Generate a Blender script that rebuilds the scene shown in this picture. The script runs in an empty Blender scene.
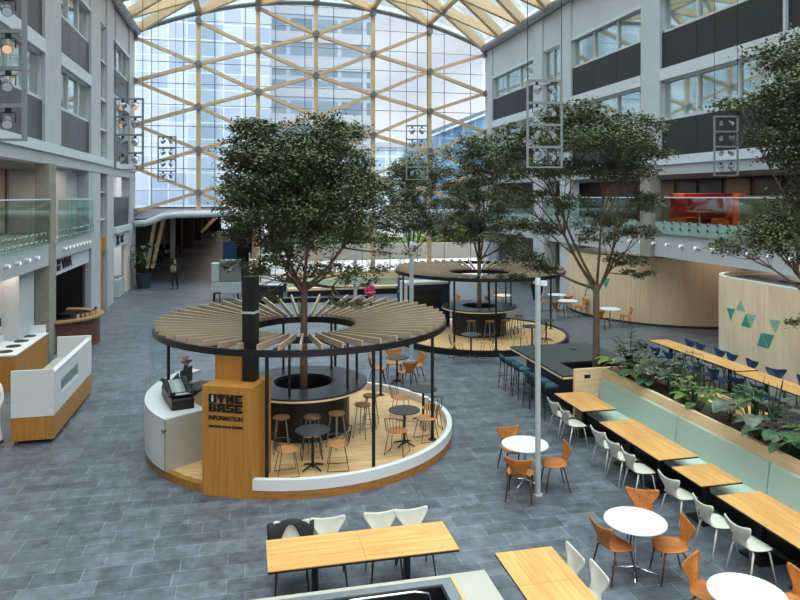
import bpy, math, random
import numpy as np
from mathutils import Vector, Matrix

random.seed(7)
RNG = np.random.default_rng(11)
PI = math.pi
SC = bpy.context.scene
COL = SC.collection

# ---------------------------------------------------------------- camera
EYE = 5.3
FOC = 680.0
HOR = 197.0
YAW = math.atan(155.0 / FOC)
CS, SN = math.cos(YAW), math.sin(YAW)
cam = bpy.data.cameras.new('camera')
cam.sensor_width = 36.0
cam.lens = 36.0 * FOC / 800.0
cam.shift_y = -(300.0 - HOR) / 800.0
cam.clip_end = 600
cam_o = bpy.data.objects.new('camera', cam)
COL.objects.link(cam_o)
cam_o.location = (0, 0, EYE)
cam_o.rotation_euler = (PI / 2, 0, -YAW)
SC.camera = cam_o


def at(px, py, h=0.0):
    """floor (or height h) point seen at a photo pixel"""
    t = FOC * (EYE - h) / (py - HOR)
    u = (px - 400.0) / FOC
    return Vector((t * (u * CS + SN), t * (CS - u * SN), h))


def ray(px, py):
    u = (px - 400.0) / FOC
    return Vector((u * CS + SN, CS - u * SN, (HOR - py) / FOC))


# ---------------------------------------------------------------- materials
def lin(h):
    h = h.lstrip('#')
    o = []
    for i in (0, 2, 4):
        c = int(h[i:i + 2], 16) / 255
        o.append(c / 12.92 if c <= 0.04045 else ((c + 0.055) / 1.055) ** 2.4)
    return (o[0], o[1], o[2], 1)


def nodes(name):
    m = bpy.data.materials.new(name)
    m.use_nodes = True
    nt = m.node_tree
    b = nt.nodes['Principled BSDF']
    return m, nt, b


def N(nt, kind, **kw):
    n = nt.nodes.new(kind)
    for k, v in kw.items():
        setattr(n, k, v)
    return n


def mat(name, col, rough=0.5, metal=0.0, var=0.12, scale=6.0, stretch=(1, 1, 1), spec=0.5, rvar=0.0, bump=0.0):
    """a surface whose colour wanders a little with a noise"""
    m, nt, b = nodes(name)
    c = lin(col) if isinstance(col, str) else col
    tc = N(nt, 'ShaderNodeTexCoord')
    mp = N(nt, 'ShaderNodeMapping')
    mp.inputs['Scale'].default_value = stretch
    nz = N(nt, 'ShaderNodeTexNoise')
    nz.inputs['Scale'].default_value = scale
    nz.inputs['Detail'].default_value = 4
    rp = N(nt, 'ShaderNodeValToRGB')
    rp.color_ramp.elements[0].position = 0.3
    rp.color_ramp.elements[1].position = 0.7
    rp.color_ramp.elements[0].color = tuple(max(0, x * (1 - var)) for x in c[:3]) + (1,)
    rp.color_ramp.elements[1].color = tuple(min(1, x * (1 + var)) for x in c[:3]) + (1,)
    nt.links.new(tc.outputs['Object'], mp.inputs['Vector'])
    nt.links.new(mp.outputs['Vector'], nz.inputs['Vector'])
    nt.links.new(nz.outputs['Fac'], rp.inputs['Fac'])
    nt.links.new(rp.outputs['Color'], b.inputs['Base Color'])
    b.inputs['Roughness'].default_value = rough
    b.inputs['Metallic'].default_value = metal
    b.inputs['Specular IOR Level'].default_value = spec
    if bump:
        bp = N(nt, 'ShaderNodeBump')
        bp.inputs['Strength'].default_value = bump
        bp.inputs['Distance'].default_value = 0.01
        nt.links.new(nz.outputs['Fac'], bp.inputs['Height'])
        nt.links.new(bp.outputs['Normal'], b.inputs['Normal'])
    return m


def wood(name, c1, c2, axis='x', rough=0.45, plank=0.0, scale=1.0, spec=0.4):
    """straight grain along one axis, optional planks of a given width across it"""
    m, nt, b = nodes(name)
    tc = N(nt, 'ShaderNodeTexCoord')
    mp = N(nt, 'ShaderNodeMapping')
    st = {'x': (1.2, 22, 22), 'y': (22, 1.2, 22), 'z': (22, 22, 1.2)}[axis]
    mp.inputs['Scale'].default_value = tuple(s * scale for s in st)
    nz = N(nt, 'ShaderNodeTexNoise')
    nz.inputs['Scale'].default_value = 1.0
    nz.inputs['Detail'].default_value = 6
    nz.inputs['Distortion'].default_value = 0.4
    rp = N(nt, 'ShaderNodeValToRGB')
    rp.color_ramp.elements[0].position = 0.32
    rp.color_ramp.elements[1].position = 0.68
    rp.color_ramp.elements[0].color = lin(c1)
    rp.color_ramp.elements[1].color = lin(c2)
    nt.links.new(tc.outputs['Object'], mp.inputs['Vector'])
    nt.links.new(mp.outputs['Vector'], nz.inputs['Vector'])
    nt.links.new(nz.outputs['Fac'], rp.inputs['Fac'])
    out = rp.outputs['Color']
    if plank:
        mp2 = N(nt, 'ShaderNodeMapping')
        if axis == 'y':
            mp2.inputs['Rotation'].default_value = (0, 0, PI / 2)
        if axis == 'z':
            mp2.inputs['Rotation'].default_value = (PI / 2, 0, 0) if False else (0, PI / 2, 0)
        br = N(nt, 'ShaderNodeTexBrick')
        br.inputs['Scale'].default_value = 1.0
        br.inputs['Brick Width'].default_value = plank * 9
        br.inputs['Row Height'].default_value = plank
        br.inputs['Mortar Size'].default_value = 0.003
        br.inputs['Color1'].default_value = (1, 1, 1, 1)
        br.inputs['Color2'].default_value = (0.9, 0.89, 0.87, 1)
        br.inputs['Mortar'].default_value = (0.72, 0.68, 0.62, 1)
        mx = N(nt, 'ShaderNodeMix', data_type='RGBA', blend_type='MULTIPLY')
        mx.inputs[0].default_value = 1.0
        nt.links.new(tc.outputs['Object'], mp2.inputs['Vector'])
        nt.links.new(mp2.outputs['Vector'], br.inputs['Vector'])
        nt.links.new(out, mx.inputs[6])
        nt.links.new(br.outputs['Color'], mx.inputs[7])
        out = mx.outputs[2]
    nt.links.new(out, b.inputs['Base Color'])
    b.inputs['Roughness'].default_value = rough
    b.inputs['Specular IOR Level'].default_value = spec
    return m


def glass(name, tint='#eef5f5', refl=0.12, rough=0.02):
    """thin pane: see-through with a mirror share that grows at grazing angles"""
    m = bpy.data.materials.new(name)
    m.use_nodes = True
    nt = m.node_tree
    nt.nodes.remove(nt.nodes['Principled BSDF'])
    out = nt.nodes['Material Output']
    tr = N(nt, 'ShaderNodeBsdfTransparent')
    tr.inputs['Color'].default_value = lin(tint)
    gl = N(nt, 'ShaderNodeBsdfGlossy')
    gl.inputs['Roughness'].default_value = rough
    gl.inputs['Color'].default_value = (0.9, 0.95, 0.97, 1)
    lw = N(nt, 'ShaderNodeLayerWeight')
    lw.inputs['Blend'].default_value = 0.35
    mt = N(nt, 'ShaderNodeMath', operation='MULTIPLY')
    mt.inputs[1].default_value = refl * 4
    ad = N(nt, 'ShaderNodeMath', operation='ADD')
    ad.inputs[1].default_value = refl * 0.25
    ad.use_clamp = True
    mx = N(nt, 'ShaderNodeMixShader')
    nt.links.new(lw.outputs['Fresnel'], mt.inputs[0])
    nt.links.new(mt.outputs[0], ad.inputs[0])
    nt.links.new(ad.outputs[0], mx.inputs[0])
    nt.links.new(tr.outputs[0], mx.inputs[1])
    nt.links.new(gl.outputs[0], mx.inputs[2])
    nt.links.new(mx.outputs[0], out.inputs['Surface'])
    return m


def emit(name, col, strength):
    m, nt, b = nodes(name)
    b.inputs['Base Color'].default_value = lin(col)
    b.inputs['Emission Color'].default_value = lin(col)
    b.inputs['Emission Strength'].default_value = strength
    return m


def floor_tiles(name):
    m, nt, b = nodes(name)
    tc = N(nt, 'ShaderNodeTexCoord')
    br = N(nt, 'ShaderNodeTexBrick')
    br.offset = 0.37
    br.squash = 1.5
    br.squash_frequency = 3
    br.inputs['Scale'].default_value = 1.0
    br.inputs['Brick Width'].default_value = 0.66
    br.inputs['Row Height'].default_value = 0.36
    br.inputs['Mortar Size'].default_value = 0.005
    br.inputs['Mortar Smooth'].default_value = 0.1
    br.inputs['Bias'].default_value = -0.1
    br.inputs['Color1'].default_value = lin('#4a5059')
    br.inputs['Color2'].default_value = lin('#5f656e')
    br.inputs['Mortar'].default_value = lin('#767b82')
    nt.links.new(tc.outputs['Object'], br.inputs['Vector'])
    nz = N(nt, 'ShaderNodeTexNoise')
    nz.inputs['Scale'].default_value = 3.5
    nz.inputs['Detail'].default_value = 7
    nz.inputs['Roughness'].default_value = 0.65
    nt.links.new(tc.outputs['Object'], nz.inputs['Vector'])
    rp = N(nt, 'ShaderNodeValToRGB')
    rp.color_ramp.elements[0].position = 0.3
    rp.color_ramp.elements[1].position = 0.72
    rp.color_ramp.elements[0].color = (0.45, 0.46, 0.48, 1)
    rp.color_ramp.elements[1].color = (1.55, 1.55, 1.55, 1)
    nt.links.new(nz.outputs['Fac'], rp.inputs['Fac'])
    mx = N(nt, 'ShaderNodeMix', data_type='RGBA', blend_type='MULTIPLY')
    mx.inputs[0].default_value = 1.0
    nt.links.new(br.outputs['Color'], mx.inputs[6])
    nt.links.new(rp.outputs['Color'], mx.inputs[7])
    nt.links.new(mx.outputs[2], b.inputs['Base Color'])
    r2 = N(nt, 'ShaderNodeMapRange')
    r2.inputs['To Min'].default_value = 0.3
    r2.inputs['To Max'].default_value = 0.55
    nt.links.new(nz.outputs['Fac'], r2.inputs['Value'])
    nt.links.new(r2.outputs['Result'], b.inputs['Roughness'])
    bp = N(nt, 'ShaderNodeBump')
    bp.inputs['Strength'].default_value = 0.25
    bp.inputs['Distance'].default_value = 0.01
    nt.links.new(nz.outputs['Fac'], bp.inputs['Height'])
    nt.links.new(bp.outputs['Normal'], b.inputs['Normal'])
    return m


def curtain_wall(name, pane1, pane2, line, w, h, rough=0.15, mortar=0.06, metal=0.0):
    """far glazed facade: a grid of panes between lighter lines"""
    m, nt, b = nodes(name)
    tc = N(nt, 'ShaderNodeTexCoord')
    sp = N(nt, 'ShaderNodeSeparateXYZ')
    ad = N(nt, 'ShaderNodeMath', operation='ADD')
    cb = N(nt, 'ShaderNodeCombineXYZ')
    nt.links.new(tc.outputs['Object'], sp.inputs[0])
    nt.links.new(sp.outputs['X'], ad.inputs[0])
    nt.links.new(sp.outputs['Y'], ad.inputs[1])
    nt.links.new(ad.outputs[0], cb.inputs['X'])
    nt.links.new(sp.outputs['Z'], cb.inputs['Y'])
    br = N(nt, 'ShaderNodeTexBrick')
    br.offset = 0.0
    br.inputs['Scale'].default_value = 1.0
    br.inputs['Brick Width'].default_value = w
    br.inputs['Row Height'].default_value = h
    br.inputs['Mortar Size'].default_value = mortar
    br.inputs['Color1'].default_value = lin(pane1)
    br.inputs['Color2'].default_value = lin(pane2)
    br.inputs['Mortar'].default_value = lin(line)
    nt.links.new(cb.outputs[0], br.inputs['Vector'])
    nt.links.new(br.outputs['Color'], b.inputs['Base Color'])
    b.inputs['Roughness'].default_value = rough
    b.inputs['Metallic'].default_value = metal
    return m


M = {}
M['floor'] = floor_tiles('slate floor tiles')
M['steel'] = mat('light grey painted steel', '#b2b8c0', 0.45, 0.1, 0.05)
M['pilaster'] = mat('pale grey cladding panel', '#b3b8be', 0.5, 0.0, 0.05, 2.0)
M['ledge'] = mat('pale steel ledge', '#c9d1db', 0.4, 0.0, 0.04)
M['pilaster2'] = mat('blue grey cladding panel', '#bac3cf', 0.5, 0.0, 0.04, 2.0)
M['fascia'] = mat('grey steel fascia', '#b4b9c0', 0.45, 0.05, 0.05)
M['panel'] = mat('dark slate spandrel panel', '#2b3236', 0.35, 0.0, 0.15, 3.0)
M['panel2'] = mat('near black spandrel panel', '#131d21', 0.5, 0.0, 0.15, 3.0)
M['winframe'] = mat('white window frame', '#c6ccd2', 0.4, 0.0, 0.03)
M['pane'] = mat('reflecting window glass', '#b4c4c2', 0.04, 0.75, 0.25, 0.7)
M['concrete'] = mat('raw concrete pillar', '#8d8a80', 0.85, 0.0, 0.12, 4.0, bump=0.2)
M['glulam'] = wood('pale glued timber', '#c2a482', '#d8be9c', 'z', 0.5)
M['node'] = mat('steel connector', '#7c838b', 0.35, 0.6, 0.05)
M['facadeglass'] = glass('clear facade glass', '#eef4f8', 0.05)
M['roofglass'] = glass('clear roof glass', '#d3eaf1', 0.05)
M['railglass'] = glass('greenish balustrade glass', '#e6f3ee', 0.04)
M['bentglass'] = glass('clear partition glass', '#e9f2f2', 0.06)
M['black'] = mat('black powder coated steel', '#15161a', 0.4, 0.2, 0.1)
M['blacktop'] = mat('black laminate worktop', '#2a2e35', 0.3, 0.0, 0.12, 8)
M['greentop'] = mat('dark green grey linoleum', '#2c3332', 0.45, 0.0, 0.1, 8)
M['white'] = mat('white lacquer', '#d3d4d7', 0.35, 0.0, 0.02)
M['offwhite'] = mat('off white lacquer', '#a3a095', 0.4, 0.0, 0.03)
M['oakx'] = wood('oak top with grain along x', '#bf8a4f', '#daa968', 'x', 0.4, 0.13)
M['oaky'] = wood('oak top with grain along y', '#bf8a4f', '#daa968', 'y', 0.4, 0.13)
M['oakv'] = wood('oak veneer with upright grain', '#9c6a2c', '#b27c38', 'z', 0.45)
M['ply'] = wood('pale birch veneer', '#dcbc94', '#ebd0ab', 'x', 0.5)
M['plyy'] = wood('pale birch veneer along y', '#dcbc94', '#ebd0ab', 'y', 0.5)
M['podwood'] = wood('pale veneer wall panels', '#d8bb9c', '#e3c9ad', 'z', 0.55, 0.6, 0.4)
M['plankfloor'] = wood('pale oak plank floor', '#c39a68', '#e2bf90', 'x', 0.45, 0.14)
M['kerbwood'] = wood('oak skirting', '#8a5b26', '#a8733a', 'x', 0.5)
M['slat'] = mat('bleached canopy slat', '#a3907a', 0.6, 0.0, 0.08, 3.0)
M['shellwhite'] = mat('grey white chair shell', '#c6c4b9', 0.4, 0.0, 0.03)
M['shelloak'] = wood('warm stained oak shell', '#96571f', '#b27036', 'y', 0.4)
M['shellblue'] = mat('navy blue chair shell', '#0e2d50', 0.4, 0.0, 0.06)
M['legwood'] = mat('dark stained wood leg', '#4a2c1c', 0.5)
M['legwhite'] = mat('white painted leg', '#c4c3bd', 0.4)
M['legdark'] = mat('dark steel leg', '#3a3936', 0.4, 0.3)
M['seatwood'] = wood('brown plywood seat', '#a3683a', '#c08a58', 'y', 0.45)
M['stoolwood'] = wood('dark brown plywood seat', '#6e4a30', '#8a6244', 'y', 0.45)
M['stoolleg'] = mat('grey green stool leg', '#6d7a70', 0.45, 0.1)
M['teal'] = mat('petrol blue upholstery', '#0f3f4e', 0.7, 0.0, 0.1)
M['chrome'] = mat('polished chrome', '#c8ccd0', 0.15, 1.0, 0.02)
M['sage'] = mat('sage green upholstery', '#a3b3a8', 0.75, 0.0, 0.04, 10)
M['mint'] = mat('pale mint seat upholstery', '#b3c8bd', 0.75, 0.0, 0.04, 10)
M['tealtri'] = mat('teal inlay', '#3f8f86', 0.5, 0.0, 0.04)
M['mintTri'] = mat('pale mint inlay', '#86b3a6', 0.5, 0.0, 0.04)
M['soil'] = mat('dark potting soil', '#3b3129', 0.95, 0.0, 0.4, 30, bump=0.6)
M['bark'] = mat('grey brown bark', '#6a5a4b', 0.9, 0.0, 0.3, 9, (1, 1, 0.3), bump=0.6)
M['darkint'] = mat('dark interior panel', '#33302e', 0.7, 0.0, 0.15)
M['brownint'] = mat('brown timber panel', '#66513f', 0.6, 0.0, 0.15, 2)
M['beigeint'] = mat('beige wall panel', '#a08f7f', 0.6, 0.0, 0.06, 2)
M['creamwall'] = mat('cream wall', '#cfc8bb', 0.6, 0.0, 0.03)
M['ceil'] = mat('grey soffit', '#84878a', 0.7, 0.0, 0.04)
M['red'] = mat('red upholstery', '#b3281c', 0.7, 0.0, 0.08)
M['orange'] = mat('orange upholstery', '#d9601f', 0.7, 0.0, 0.08)
M['navy'] = mat('navy panel', '#15223f', 0.5, 0.0, 0.1)
M['greykiosk'] = mat('grey green metal cabinet', '#65716d', 0.45, 0.1, 0.08)
M['greylight'] = mat('pale grey metal', '#a9b2b4', 0.4, 0.1, 0.05)
M['skin'] = mat('skin', '#b98a6e', 0.55, 0.0, 0.05)
M['hairdark'] = mat('dark hair', '#241a15', 0.6, 0.0, 0.2, 30)
M['pink'] = mat('pink jacket cloth', '#c0356a', 0.8, 0.0, 0.1)
M['blackcloth'] = mat('black cloth', '#1d1d20', 0.85, 0.0, 0.15)
M['greycloth'] = mat('grey cloth', '#77716a', 0.85, 0.0, 0.15)
M['bluecloth'] = mat('blue cloth', '#27406e', 0.85, 0.0, 0.15)
M['creamcloth'] = mat('cream knit cloth', '#d8d4c8', 0.85, 0.0, 0.08, 40)
M['warmlamp'] = emit('warm lamp glow', '#eab78e', 0.5)
M['whitelamp'] = emit('white lamp glow', '#fff6e8', 0.7)
M['rackgrey'] = mat('dark grey rack steel', '#7d8487', 0.45, 0.2, 0.05)
M['lampgrey'] = mat('dark grey lamp housing', '#5d6367', 0.4, 0.2, 0.05)
M['frost'] = mat('frosted teal glass strip', '#8aa5a0', 0.3, 0.0, 0.04)
M['clearglass'] = glass('very clear glass', '#f7fafa', 0.015)
M['lens'] = mat('grey glass lens', '#c9cdd2', 0.15, 0.3, 0.03)
M['litpane'] = emit('lit far window', '#e8eef2', 1.0)
M['screen'] = emit('blue lit screen', '#234a80', 0.12)


def leafmat(name, c1, c2, rough=0.6):
    m, nt, b = nodes(name)
    tc = N(nt, 'ShaderNodeTexCoord')
    nz = N(nt, 'ShaderNodeTexNoise')
    nz.inputs['Scale'].default_value = 9.0
    nz.inputs['Detail'].default_value = 3
    rp = N(nt, 'ShaderNodeValToRGB')
    rp.color_ramp.elements[0].position = 0.35
    rp.color_ramp.elements[1].position = 0.7
    rp.color_ramp.elements[0].color = lin(c1)
    rp.color_ramp.elements[1].color = lin(c2)
    nt.links.new(tc.outputs['Object'], nz.inputs['Vector'])
    nt.links.new(nz.outputs['Fac'], rp.inputs['Fac'])
    nt.links.new(rp.outputs['Color'], b.inputs['Base Color'])
    b.inputs['Roughness'].default_value = rough
    b.inputs['Specular IOR Level'].default_value = 0.25
    return m


M['leaf'] = leafmat('small olive tree leaf', '#424931', '#666c4b')
M['leaf2'] = leafmat('fresh green leaf', '#3c5428', '#64803f')
M['leafdark'] = leafmat('deep green leaf', '#26402a', '#47633f')
M['leafgrey'] = leafmat('grey green broad leaf', '#414a40', '#69735f', 0.4)
M['leafyel'] = leafmat('yellow green leaf', '#65703a', '#8a954f')
M['leafred'] = leafmat('dark purple leaf', '#2c1e20', '#4a3330')


# ---------------------------------------------------------------- mesh building
class MB:
    def __init__(self):
        self.v, self.f, self.s = [], [], []

    def add(self, vs, fs, smooth=False, mtx=None):
        o = len(self.v)
        for p in vs:
            p = Vector(p)
            self.v.append(tuple(mtx @ p) if mtx else tuple(p))
        for f in fs:
            self.f.append(tuple(i + o for i in f))
            self.s.append(smooth)
        return self

    def box(self, c, s, rz=0.0, mtx=None):
        cx, cy, cz = c
        x, y, z = s[0] / 2, s[1] / 2, s[2] / 2
        ca, sa = math.cos(rz), math.sin(rz)
        vs = []
        for dz in (-z, z):
            for dx, dy in ((-x, -y), (x, -y), (x, y), (-x, y)):
                vs.append((cx + dx * ca - dy * sa, cy + dx * sa + dy * ca, cz + dz))
        return self.add(vs, [(3, 2, 1, 0), (4, 5, 6, 7), (0, 1, 5, 4), (1, 2, 6, 5), (2, 3, 7, 6), (3, 0, 4, 7)], mtx=mtx)

    def span(self, x0, x1, y0, y1, z0, z1):
        return self.box(((x0 + x1) / 2, (y0 + y1) / 2, (z0 + z1) / 2), (abs(x1 - x0), abs(y1 - y0), abs(z1 - z0)))

    def cyl(self, p0, p1, r0, r1=None, n=12, caps=True, smooth=True):
        r1 = r0 if r1 is None else r1
        p0, p1 = Vector(p0), Vector(p1)
        d = (p1 - p0).normalized()
        a = d.orthogonal().normalized()
        b = d.cross(a)
        vs = []
        for p, r in ((p0, r0), (p1, r1)):
            for i in range(n):
                t = 2 * PI * i / n
                vs.append(p + a * (r * math.cos(t)) + b * (r * math.sin(t)))
        self.add(vs, [(i, (i + 1) % n, n + (i + 1) % n, n + i) for i in range(n)], smooth)
        if caps:
            self.add(vs[:n], [tuple(range(n))[::-1]])
            self.add(vs[n:], [tuple(range(n))])
        return self

    def beam(self, p0, p1, w, h, up=(0, 0, 1)):
        """rectangular bar, h measured towards up"""
        p0, p1 = Vector(p0), Vector(p1)
        d = (p1 - p0).normalized()
        side = d.cross(Vector(up))
        if side.length < 1e-4:
            side = d.orthogonal()
        side.normalize()
        u = side.cross(d).normalized()
        vs = []
        for p in (p0, p1):
            for a, b in ((-1, -1), (1, -1), (1, 1), (-1, 1)):
                vs.append(p + side * (a * w / 2) + u * (b * h / 2))
        return self.add(vs, [(3, 2, 1, 0), (4, 5, 6, 7), (0, 1, 5, 4), (1, 2, 6, 5), (2, 3, 7, 6), (3, 0, 4, 7)])

    def tube(self, pts, r, n=8, closed=False, smooth=True):
        pts = [Vector(p) for p in pts]
        m = len(pts)
        rr = r if isinstance(r, (list, tuple)) else [r] * m
        prev = None
        rings = []
        for i, p in enumerate(pts):
            if closed:
                d = (pts[(i + 1) % m] - pts[i - 1]).normalized()
            else:
                d = (pts[min(i + 1, m - 1)] - pts[max(i - 1, 0)]).normalized()
            if prev is None:
                a = d.orthogonal().normalized()
            else:
                a = prev - d * prev.dot(d)
                a = a.normalized() if a.length > 1e-6 else d.orthogonal().normalized()
            prev = a
            b = d.cross(a)
            rings.append([p + a * (rr[i] * math.cos(2 * PI * k / n)) + b * (rr[i] * math.sin(2 * PI * k / n)) for k in range(n)])
        vs = [q for g in rings for q in g]
        fs = []
        for i in range(m if closed else m - 1):
            j = (i + 1) % m
            for k in range(n):
                fs.append((i * n + k, i * n + (k + 1) % n, j * n + (k + 1) % n, j * n + k))
        if not closed:
            fs.append(tuple(range(n))[::-1])
            fs.append(tuple(range((m - 1) * n, m * n)))
        return self.add(vs, fs, smooth)

    def lathe(self, prof, c=(0, 0, 0), n=32, a0=0.0, a1=2 * PI, smooth=False, cap=True):
        """turn a list of (r, z) round the z axis; part turns are capped by the closed profile"""
        full = abs(a1 - a0 - 2 * PI) < 1e-6
        k = n if full else n + 1
        m = len(prof)
        vs = []
        for i in range(k):
            t = a0 + (a1 - a0) * i / n
            for r, z in prof:
                vs.append((c[0] + r * math.cos(t), c[1] + r * math.sin(t), c[2] + z))
        fs = []
        for i in range(n):
            j = (i + 1) % k
            for q in range(m - 1):
                fs.append((i * m + q, j * m + q, j * m + q + 1, i * m + q + 1))
        if not full and cap:
            fs.append(tuple(range(m))[::-1])
            fs.append(tuple(range((k - 1) * m, k * m)))
        return self.add(vs, fs, smooth)

    def ring(self, ri, ro, z0, z1, c=(0, 0, 0), n=64, a0=0.0, a1=2 * PI):
        return self.lathe([(ri, z0), (ro, z0), (ro, z1), (ri, z1), (ri, z0)], c, n, a0, a1)

    def disc(self, r, z0, z1, c=(0, 0, 0), n=32):
        return self.lathe([(0.0005, z0), (r, z0), (r, z1), (0.0005, z1)], c, n)

    def prism(self, poly, z0, z1):
        n = len(poly)
        vs = [(x, y, z0) for x, y in poly] + [(x, y, z1) for x, y in poly]
        fs = [tuple(range(n))[::-1], tuple(range(n, 2 * n))]
        fs += [(i, (i + 1) % n, n + (i + 1) % n, n + i) for i in range(n)]
        return self.add(vs, fs)

    def grid(self, rows, smooth=True):
        h, w = len(rows), len(rows[0])
        vs = [p for r in rows for p in r]
        fs = [(i * w + j, i * w + j + 1, (i + 1) * w + j + 1, (i + 1) * w + j) for i in range(h - 1) for j in range(w - 1)]
        return self.add(vs, fs, smooth)

    def ball(self, c, r, sz=(1, 1, 1), n=10):
        rows = []
        for i in range(n + 1):
            a = PI * i / n
            rows.append([(c[0] + r * sz[0] * max(math.sin(a), 1e-4) * math.cos(2 * PI * j / (2 * n)),
                          c[1] + r * sz[1] * max(math.sin(a), 1e-4) * math.sin(2 * PI * j / (2 * n)),
                          c[2] - r * sz[2] * math.cos(a)) for j in range(2 * n + 1)])
        return self.grid(rows)

    def build(self, name, material, parent=None, bevel=0.0, solid=0.0, sub=0, label=None):
        me = bpy.data.meshes.new(name)
        me.from_pydata(self.v, [], self.f)
        me.polygons.foreach_set('use_smooth', self.s)
        me.materials.append(material)
        me.update()
        o = bpy.data.objects.new(name, me)
        COL.objects.link(o)
        if parent is not None:
            o.parent = parent
        if sub:
            md = o.modifiers.new('sub', 'SUBSURF')
            md.levels = sub
            md.render_levels = sub
        if solid:
            md = o.modifiers.new('solid', 'SOLIDIFY')
            md.thickness = solid
            md.offset = 0
        if bevel:
            md = o.modifiers.new('bevel', 'BEVEL')
            md.width = bevel
            md.segments = 2
            md.limit_method = 'ANGLE'
            md.harden_normals = False
        if label:
            o['label'] = label
        return o


def thing(name, label, cat, loc=(0, 0, 0), rz=0.0, group=None):
    o = bpy.data.objects.new(name, None)
    o.empty_display_size = 0.2
    COL.objects.link(o)
    o.location = loc
    o.rotation_euler = (0, 0, rz)
    tag(o, label, cat, group)
    return o


def tag(o, label, cat, group=None, kind=None):
    o['label'] = label
    o['category'] = cat
    if group:
        o['group'] = group
    if kind:
        o['kind'] = kind
    return o


def struct(o, label=None, cat=None):
    o['kind'] = 'structure'
    if label:
        o['label'] = label
    if cat:
        o['category'] = cat
    return o


def dup(root, loc=None, rz=None, label=None, group=None):
    r = root.copy()
    COL.objects.link(r)
    if loc is not None:
        r.location = loc
    if rz is not None:
        r.rotation_euler = (0, 0, rz)
    if label:
        r['label'] = label
    if group:
        r['group'] = group
    for ch in list(root.children):
        c = ch.copy()
        COL.objects.link(c)
        c.parent = r
        for g in list(ch.children):
            d = g.copy()
            COL.objects.link(d)
            d.parent = c
    return r


class Maker:
    """builds the first of a kind on demand, then copies it"""
    def __init__(self, fn):
        self.fn, self.first = fn, None

    def __call__(self, loc, rz, label, group=None):
        if self.first is None:
            self.first = self.fn()
            o = self.first
            o.location = loc
            o.rotation_euler = (0, 0, rz)
            o['label'] = label
            if group:
                o['group'] = group
            return o
        return dup(self.first, loc, rz, label, group)


def text(body, size, material, parent, mtx, depth=0.004, fat=0.0, name='lettering', sx=1.0):
    cu = bpy.data.curves.new(name, 'FONT')
    cu.body = body
    cu.size = size
    cu.extrude = depth
    cu.offset = fat
    cu.align_x = 'LEFT'
    tmp = bpy.data.objects.new('tmp', cu)
    COL.objects.link(tmp)
    bpy.context.view_layer.update()
    me = bpy.data.meshes.new_from_object(tmp.evaluated_get(bpy.context.evaluated_depsgraph_get()))
    bpy.data.objects.remove(tmp)
    me.transform(mtx @ Matrix.Diagonal((sx, 1, 1, 1)))
    me.name = name
    me.materials.clear()
    me.materials.append(material)
    o = bpy.data.objects.new(name, me)
    COL.objects.link(o)
    o.parent = parent
    return o


def frame_mtx(origin, xdir, up=(0, 0, 1)):
    """matrix whose x runs along xdir and whose y runs up: for lettering on a wall"""
    x = Vector(xdir).normalized()
    y = Vector(up)
    z = x.cross(y).normalized()
    m = Matrix((x, y, z)).transposed().to_4x4()
    m.translation = Vector(origin)
    return m

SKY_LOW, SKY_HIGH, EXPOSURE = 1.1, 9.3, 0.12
# ---------------------------------------------------------------- room dimensions
XL, XR, YF, YB = -6.43, 15.7, 43.2, -7.0
XM = (XL + XR) / 2
ARC_R = 26.7
APEX = 17.6


def arcz(x):
    return APEX - ARC_R + math.sqrt(max(0.0, ARC_R ** 2 - (x - XM) ** 2))


COLX = [XL + (XR - XL) / 6 * i + (0, -.02, -.15, -.25, -.27, -.2, 0)[i] for i in range(7)]

# floor
struct(MB().span(-12, 27, YB, 43.5, -0.3, 0.0).build('floor', M['floor']), 'dark grey slate tile floor of the atrium', 'floor')


def structure(name, label, cat):
    o = bpy.data.objects.new(name, None)
    COL.objects.link(o)
    return struct(o, label, cat)


# ---------------------------------------------------------------- side walls
WIN = [1]


def window(x, s, y0, y1, z0, z1, nm, label):
    """frame, mullions and panes in a wall at x; s = +1 when the hall lies towards +x"""
    WIN[0] += 1
    w = structure('window_%d' % WIN[0], label, 'window')
    xo = x - s * 0.2
    f = MB()
    t = 0.09
    f.span(xo - 0.06, xo + 0.06, y0, y1, z1 - t, z1)
    f.span(xo - 0.06, xo + 0.08, y0, y1, z0, z0 + t)
    f.span(xo - 0.06, xo + 0.06, y0, y0 + t, z0, z1)
    f.span(xo - 0.06, xo + 0.06, y1 - t, y1, z0, z1)
    f.build('frame', M['winframe'], w)
    for i in range(1, nm + 1):
        ym = y0 + (y1 - y0) * i / (nm + 1)
        MB().span(xo - 0.05, xo + 0.05, ym - 0.04, ym + 0.04, z0 + t, z1 - t).build('mullion', M['winframe'], w)
    MB().span(xo - s * 0.05 - 0.01, xo - s * 0.05 + 0.01, y0 + t, y1 - t, z0 + t, z1 - t).build('pane', M['pane'], w)


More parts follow.
